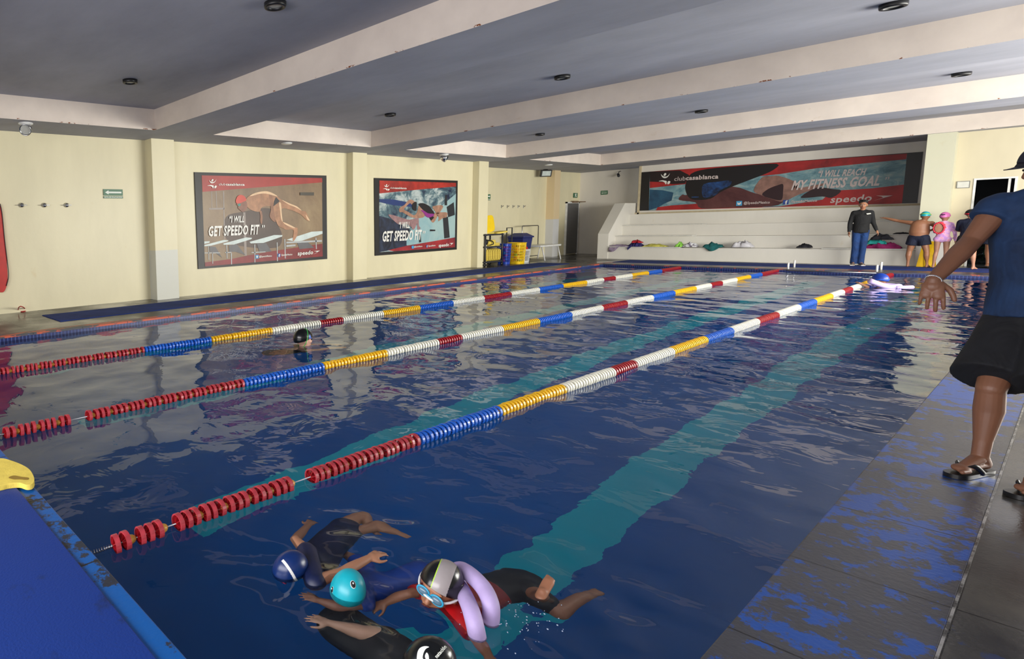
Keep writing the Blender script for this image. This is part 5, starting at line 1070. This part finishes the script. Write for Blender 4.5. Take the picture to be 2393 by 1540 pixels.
# boy with black and silver cap and noodle
root, c, Mh, J, side = swimmer('swimmer in black and silver cap, blue goggles and red top, lifting face beside lilac noodle', skin('s3', (160, 108, 80)), (1027, 1373), .05, up_(-.72, -.12, -.66), up_(.36, .92, -.10), .90,
    dict(neck=(1052, 1424, -.045), chest=(1088, 1432, -.10), waist=(1150, 1412, -.15), pelvis=(1215, 1402, -.16), sR=(1010, 1392, -.06), sL=(1085, 1462, -.03), eR=(955, 1396, -.03), wR=(902, 1428, -.10), eL=(1118, 1508, -.04), wL=(1142, 1560, -.10),
         kR=(1262, 1418, -.10), aR=(1268, 1385, .01), fR=(1290, 1345, .05), kL=(1300, 1475, -.2), aL=(1370, 1450, -.22), fL=(1400, 1440, -.25)), .72)
def pt3(p):
    x = p.x
    return 1 if -.036 < x+.25*p.y < .030 else (2 if x+.25*p.y > .030 and x+.25*p.y < .034 else 0)
skullcap(c, Mh, .90, 'swim_cap', [M('cap_black', rgb(16, 18, 20), .22), M('cap_silver', rgb(158, 150, 150), .25, .04), M('lime_strap', rgb(170, 214, 60), .4)], root, paint=pt3, grow=1.09)
goggles(c, Mh, .92, root, M('goggle_blue', rgb(50, 160, 200), .3), M('goggle_clear', rgb(90, 120, 140), .15))
band_on_head(c, Mh, .90, 'goggle_strap', m_white, root, 0, -.05, .006, 1.12, (PI*.30, PI*2.7), -.10)
face_parts(c, Mh, .90, root, False, (140, 60, 56))
suit(root, J, side, .72, M('rash_red', rgb(172, 14, 20), .4, .1, 9), 'rash_shirt', .75, .15)
garment(root, 'swim_jammers', M('suit_black', rgb(16, 18, 24), .6), lambda mb: (mb.cap(J['waist'], J['pelvis'], .105, .112, 18, .74, side), [mb.cap(J['h'+q], J['h'+q].lerp(J['k'+q], .6), .066, .056, 14) for q in 'RL']), .008)
path = [(1116, 1492, -.02), (1110, 1462, .035), (1100, 1425, .06), (1086, 1392, .05), (1070, 1362, .01), (1062, 1340, .03), (1078, 1331, .07), (1105, 1348, .095), (1132, 1378, .09), (1147, 1415, .065), (1146, 1458, -.02)]
mb = MB(); mb.tube(catmull([W(*p) for p in path], 8), .033, 20)
one(mb, 'pool_noodle', m_lilac, 'lilac foam noodle bent behind the swimmer in the black and silver cap', 'pool noodle', 'foam noodles', smooth=True)
# turquoise cap
root, c, Mh, J, side = swimmer('swimmer in turquoise cap with two printed eyes, face down in the water', skin('s2', (150, 104, 84)), (811, 1376), .0, up_(-.25, -.95, .25), up_(.05, .42, -.9), .78,
    dict(neck=(838, 1392, -.10), chest=(872, 1398, -.15), waist=(925, 1398, -.17), pelvis=(990, 1392, -.2), sR=(850, 1350, -.14), sL=(850, 1432, -.12), eR=(800, 1330, -.2), wR=(780, 1300, -.25), eL=(800, 1448, -.12), wL=(748, 1428, -.10)), .66)
skullcap(c, Mh, .80, 'swim_cap', [M('cap_turquoise', rgb(20, 168, 184), .35), M('cap_grey', rgb(150, 170, 190), .35)], root, grow=1.1, paint=lambda p: 1 if p.y > .075 else 0)
def cap_eye(px, py, r, root, c, Mh, k):
    t = W(px, py, .07); d = (t-CC).normalized()
    # nearest point of the cap ellipsoid along the sight line
    iv = Mh.transposed(); o = iv @ (CC-(c+Mh @ (Vector((0, -.006, .02))*k))); dd = iv @ d; R3 = Vector((.082, .103, .098))*k*1.12
    o2 = Vector([o[i]/R3[i] for i in range(3)]); d2 = Vector([dd[i]/R3[i] for i in range(3)]); A = d2.dot(d2); B = 2*o2.dot(d2); C_ = o2.dot(o2)-1; disc = max(B*B-4*A*C_, 0)
    tt = (-B-math.sqrt(disc))/(2*A); p = CC+d*tt; nn = (Mh @ Vector([(o+dd*tt)[i]/R3[i]**2 for i in range(3)])).normalized(); m3 = headM(nn, UPZ)
    for nm, mm, rr, off in (('printed_eye_rim', m_white, r*1.18, .0), ('printed_eye', m_black, r, .0016)):
        mb = MB(); mb.ell(p+nn*off, rr*.85, .003, rr*1.15, m3, 20, 10); e = mb.build(nm, mm, root, True)
    mb = MB(); mb.ell(p+nn*.004+UPZ*r*.4, r*.3, .002, r*.35, m3, 10, 6); mb.build('eye_glint', m_white, root, True)
cap_eye(777, 1378, .011, root, c, Mh, .80); cap_eye(825, 1366, .012, root, c, Mh, .80)
suit(root, J, side, .66, M('rash_blue', rgb(16, 70, 170), .45, .1, 9), 'rash_shirt', .35)
# navy cap swimmer on his side, arm reaching right
root, c, Mh, J, side = swimmer('swimmer in navy cap with white stripe reaching an arm out to the right', skin('s1', (164, 116, 88)), (680, 1334), -.015, up_(-.62, -.62, -.1), up_(.25, .85, -.3), .76,
    dict(neck=(712, 1345, -.03), chest=(742, 1325, -.08), waist=(772, 1298, -.12), pelvis=(810, 1268, -.16), sR=(716, 1292, -.02), sL=(738, 1366, -.02), eR=(690, 1265, -.02), wR=(722, 1248, -.10), eL=(800, 1340, -.01), wL=(862, 1305, .012),
         kR=(850, 1235, -.14), aR=(872, 1278, -.2), fR=(890, 1300, -.22), kL=(880, 1262, -.16), aL=(930, 1282, -.18), fL=(960, 1300, -.2)), .72)
skullcap(c, Mh, .78, 'swim_cap', [M('cap_navyblue', rgb(10, 40, 96), .3), m_white], root, grow=1.1, paint=lambda p: 1 if (-.012-.35*p.z < p.y-.03 < .004-.35*p.z and p.x < .02) else 0)
goggles(c, Mh, .78, root, M('goggle_pink', rgb(210, 60, 110), .3), m_glass)
suit(root, J, side, .72, M('rash_navy', rgb(8, 22, 62), .5, .1, 9), 'rash_shirt', .0)
# black cap with crescent, bottom edge
root, c, Mh, J, side = swimmer('swimmer in black cap with a white crescent, cut by the bottom edge', skin('s4', (176, 138, 116)), (1003, 1553), .03, up_(-.6, -.6, .1), up_(.0, .72, -.62), .84,
    dict(neck=(960, 1580, -.07), chest=(915, 1560, -.12), waist=(850, 1535, -.16), pelvis=(790, 1500, -.2), sR=(905, 1510, -.10), sL=(930, 1610, -.10), eR=(850, 1500, -.08), wR=(770, 1470, -.06), eL=(890, 1660, -.1), wL=(840, 1690, -.1)), .72)
skullcap(c, Mh, .86, 'swim_cap', M('cap_black', None), root, grow=1.09)
suit(root, J, side, .72, M('suit_black', None), 'wetsuit', .3)
def on_cap(px, py, k=.86, grow=1.145):
    d = (W(px, py, .1)-CC).normalized(); iv = Mh.transposed(); o = iv @ (CC-(c+Mh @ (Vector((0, -.006, .02))*k))); dd = iv @ d; R3 = Vector((.082, .103, .098))*k*grow
    o2 = Vector([o[i]/R3[i] for i in range(3)]); d2 = Vector([dd[i]/R3[i] for i in range(3)]); A = d2.dot(d2); B = 2*o2.dot(d2); C_ = o2.dot(o2)-1; ds = B*B-4*A*C_
    return CC+d*((-B-math.sqrt(max(ds, 0)))/(2*A))
c5 = lambda x, y: (920+x/5.92, 1280+y/5.92)
mb = MB(); Pc = catmull([Vector((*c5(x, y), 0)) for x, y in [(490, 1372), (430, 1362), (370, 1382), (335, 1430), (322, 1500), (330, 1560), (415, 1560), (400, 1520), (415, 1450), (445, 1400)]], 4, True)
tri = tessellate_polygon([Pc]); mb.add([on_cap(p.x, p.y) for p in Pc], [tuple(t) for t in tri])
Pc = catmull([Vector((*c5(x, y), 0)) for x, y in [(455, 1450), (480, 1480), (488, 1540), (480, 1580), (455, 1560), (432, 1500)]], 4, True); tri = tessellate_polygon([Pc]); b_ = MB(); mb.add([on_cap(p.x, p.y) for p in Pc], [tuple(t) for t in tri])
mb.build('crescent_mark', m_signw, root)
mb = MB(); vs, fs = text2d('natación', .03)
xs = [v[0] for v in vs]; x0_, x1_ = min(xs), max(xs); A_ = Vector((*c5(600, 1530), 0)); B_2 = Vector((*c5(735, 1375), 0)); up2 = Vector((-.75, -.66, 0))
mb.add([on_cap(*(A_+(B_2-A_)*((v[0]-x0_)/(x1_-x0_))+up2*(v[1]/.69*9))[:2]) for v in vs], fs); mb.build('lettering', m_signw, root)
# swimmer in the middle lane
root, c, Mh, J, side = swimmer('lone swimmer with black cap and thin green strap between two lane ropes', skin('s5', (206, 160, 140)), (709, 794), .085, up_(.93, .05, .35), Vector((0, 0, 1))+CR*.1, 1.12,
    dict(neck=(-.02, .0, -.16), chest=(-.08, .0, -.30), waist=(-.25, .05, -.42), pelvis=(-.42, .1, -.5), sR=(-.05, -.16, -.22), sL=(-.05, .16, -.22), eR=(.18, -.2, -.15), wR=(.42, -.15, -.12), eL=(.2, .2, -.2), wL=(.42, .12, -.16)), .95, .010)
skullcap(c, Mh, 1.13, 'swim_cap', M('cap_black', None), root, grow=1.12)
band_on_head(c, Mh, 1.13, 'goggle_strap', M('green_strap', rgb(60, 190, 80), .4), root, 0, -.0, .004, 1.17, (-PI, PI), math.radians(75))
mb = MB(); q = c+Mh @ (Vector((.097, .03, .055))*1.13); e_ = Mh @ Vector((0, 1, 0)); u2 = Mh @ Vector((-.35, 0, 1)).normalized()
mb.poly([q+e_*a*.001+u2*b*.001+Mh @ Vector((.004, 0, 0)) for a, b in ((-18, -28), (-8, -28), (0, -8), (8, -28), (18, -28), (4, 26), (-4, 26))]); mb.build('cap_print', m_blue, root)
suit(root, J, side, .95, M('suit_black', None), 'swimsuit', .3)
mb = MB(); mb.ell(c+Mh @ (Vector((0, .094, .008))*1.13), .05, .014, .02, Mh); mb.build('goggle_lens', m_glass, root, True)
# far swimmer holding the rope
root, c, Mh, J, side = swimmer('far child in blue cap holding the end of the nearest lane rope', skC, (2056, 655), .135, up_(-.3, 0, 1), (0, 0, 1), 1.1,
    dict(neck=(.0, .0, -.13), chest=(.0, .0, -.26), waist=(.0, .0, -.42), pelvis=(.0, .0, -.56), sR=(.13, .0, -.19), sL=(-.13, .0, -.17), eL=(-.28, -.02, -.12), wL=(-.42, -.02, -.05), eR=(.25, .05, -.25), wR=(.3, .15, -.2)), .7, .010)
skullcap(c, Mh, 1.12, 'swim_cap', M('cap_royal', rgb(14, 54, 150), .35), root, grow=1.1); band_on_head(c, Mh, 1.12, 'goggle_strap', m_blue, root, 0, -.1, .008)
face_parts(c, Mh, .95, root); suit(root, J, side, .7, M('rash_royal', rgb(14, 44, 130), .5), 'rash_shirt', .8)
fh = Vector((CF.x, CF.y, 0)).normalized(); rh = fh.cross(UPZ); O_ = lambda x, y, z: c+rh*x+fh*y+UPZ*(z-.05)
mb = MB(); mb.tube(catmull([O_(-.36, -.14, .06), O_(-.2, -.16, -.01), O_(-.04, -.2, -.07), O_(.16, -.2, -.06), O_(.30, -.05, -.08), O_(.16, .13, -.07), O_(-.1, .13, -.08)], 6), .052, 14)
mb.tube([O_(.05, -.26, -.085), O_(.40, -.24, -.085)], .042, 12)
one(mb, 'pool_noodle', m_lilac, 'lilac foam noodle round the far child in the blue cap', 'pool noodle', 'foam noodles', smooth=True)
# droplets thrown up beside the swimmer with the noodle
rsd = random.Random(12); mb = MB()
for i in range(70):
    a = rsd.gauss(0, 1); b = rsd.gauss(0, 1); p = W(1215+a*55, 1455+b*32+a*8, 0); r = rsd.uniform(.001, .0026)
    mb.ell((p.x, p.y, WZ+rsd.uniform(.002, .03)), r*rsd.uniform(.8, 1.8), r, r, None, 8, 5)
one(mb, 'water_splash', M('splash_white', rgb(160, 175, 195), .15), 'small white droplets splashing beside the swimmer with the noodle', 'splash', None, 'stuff', smooth=True)
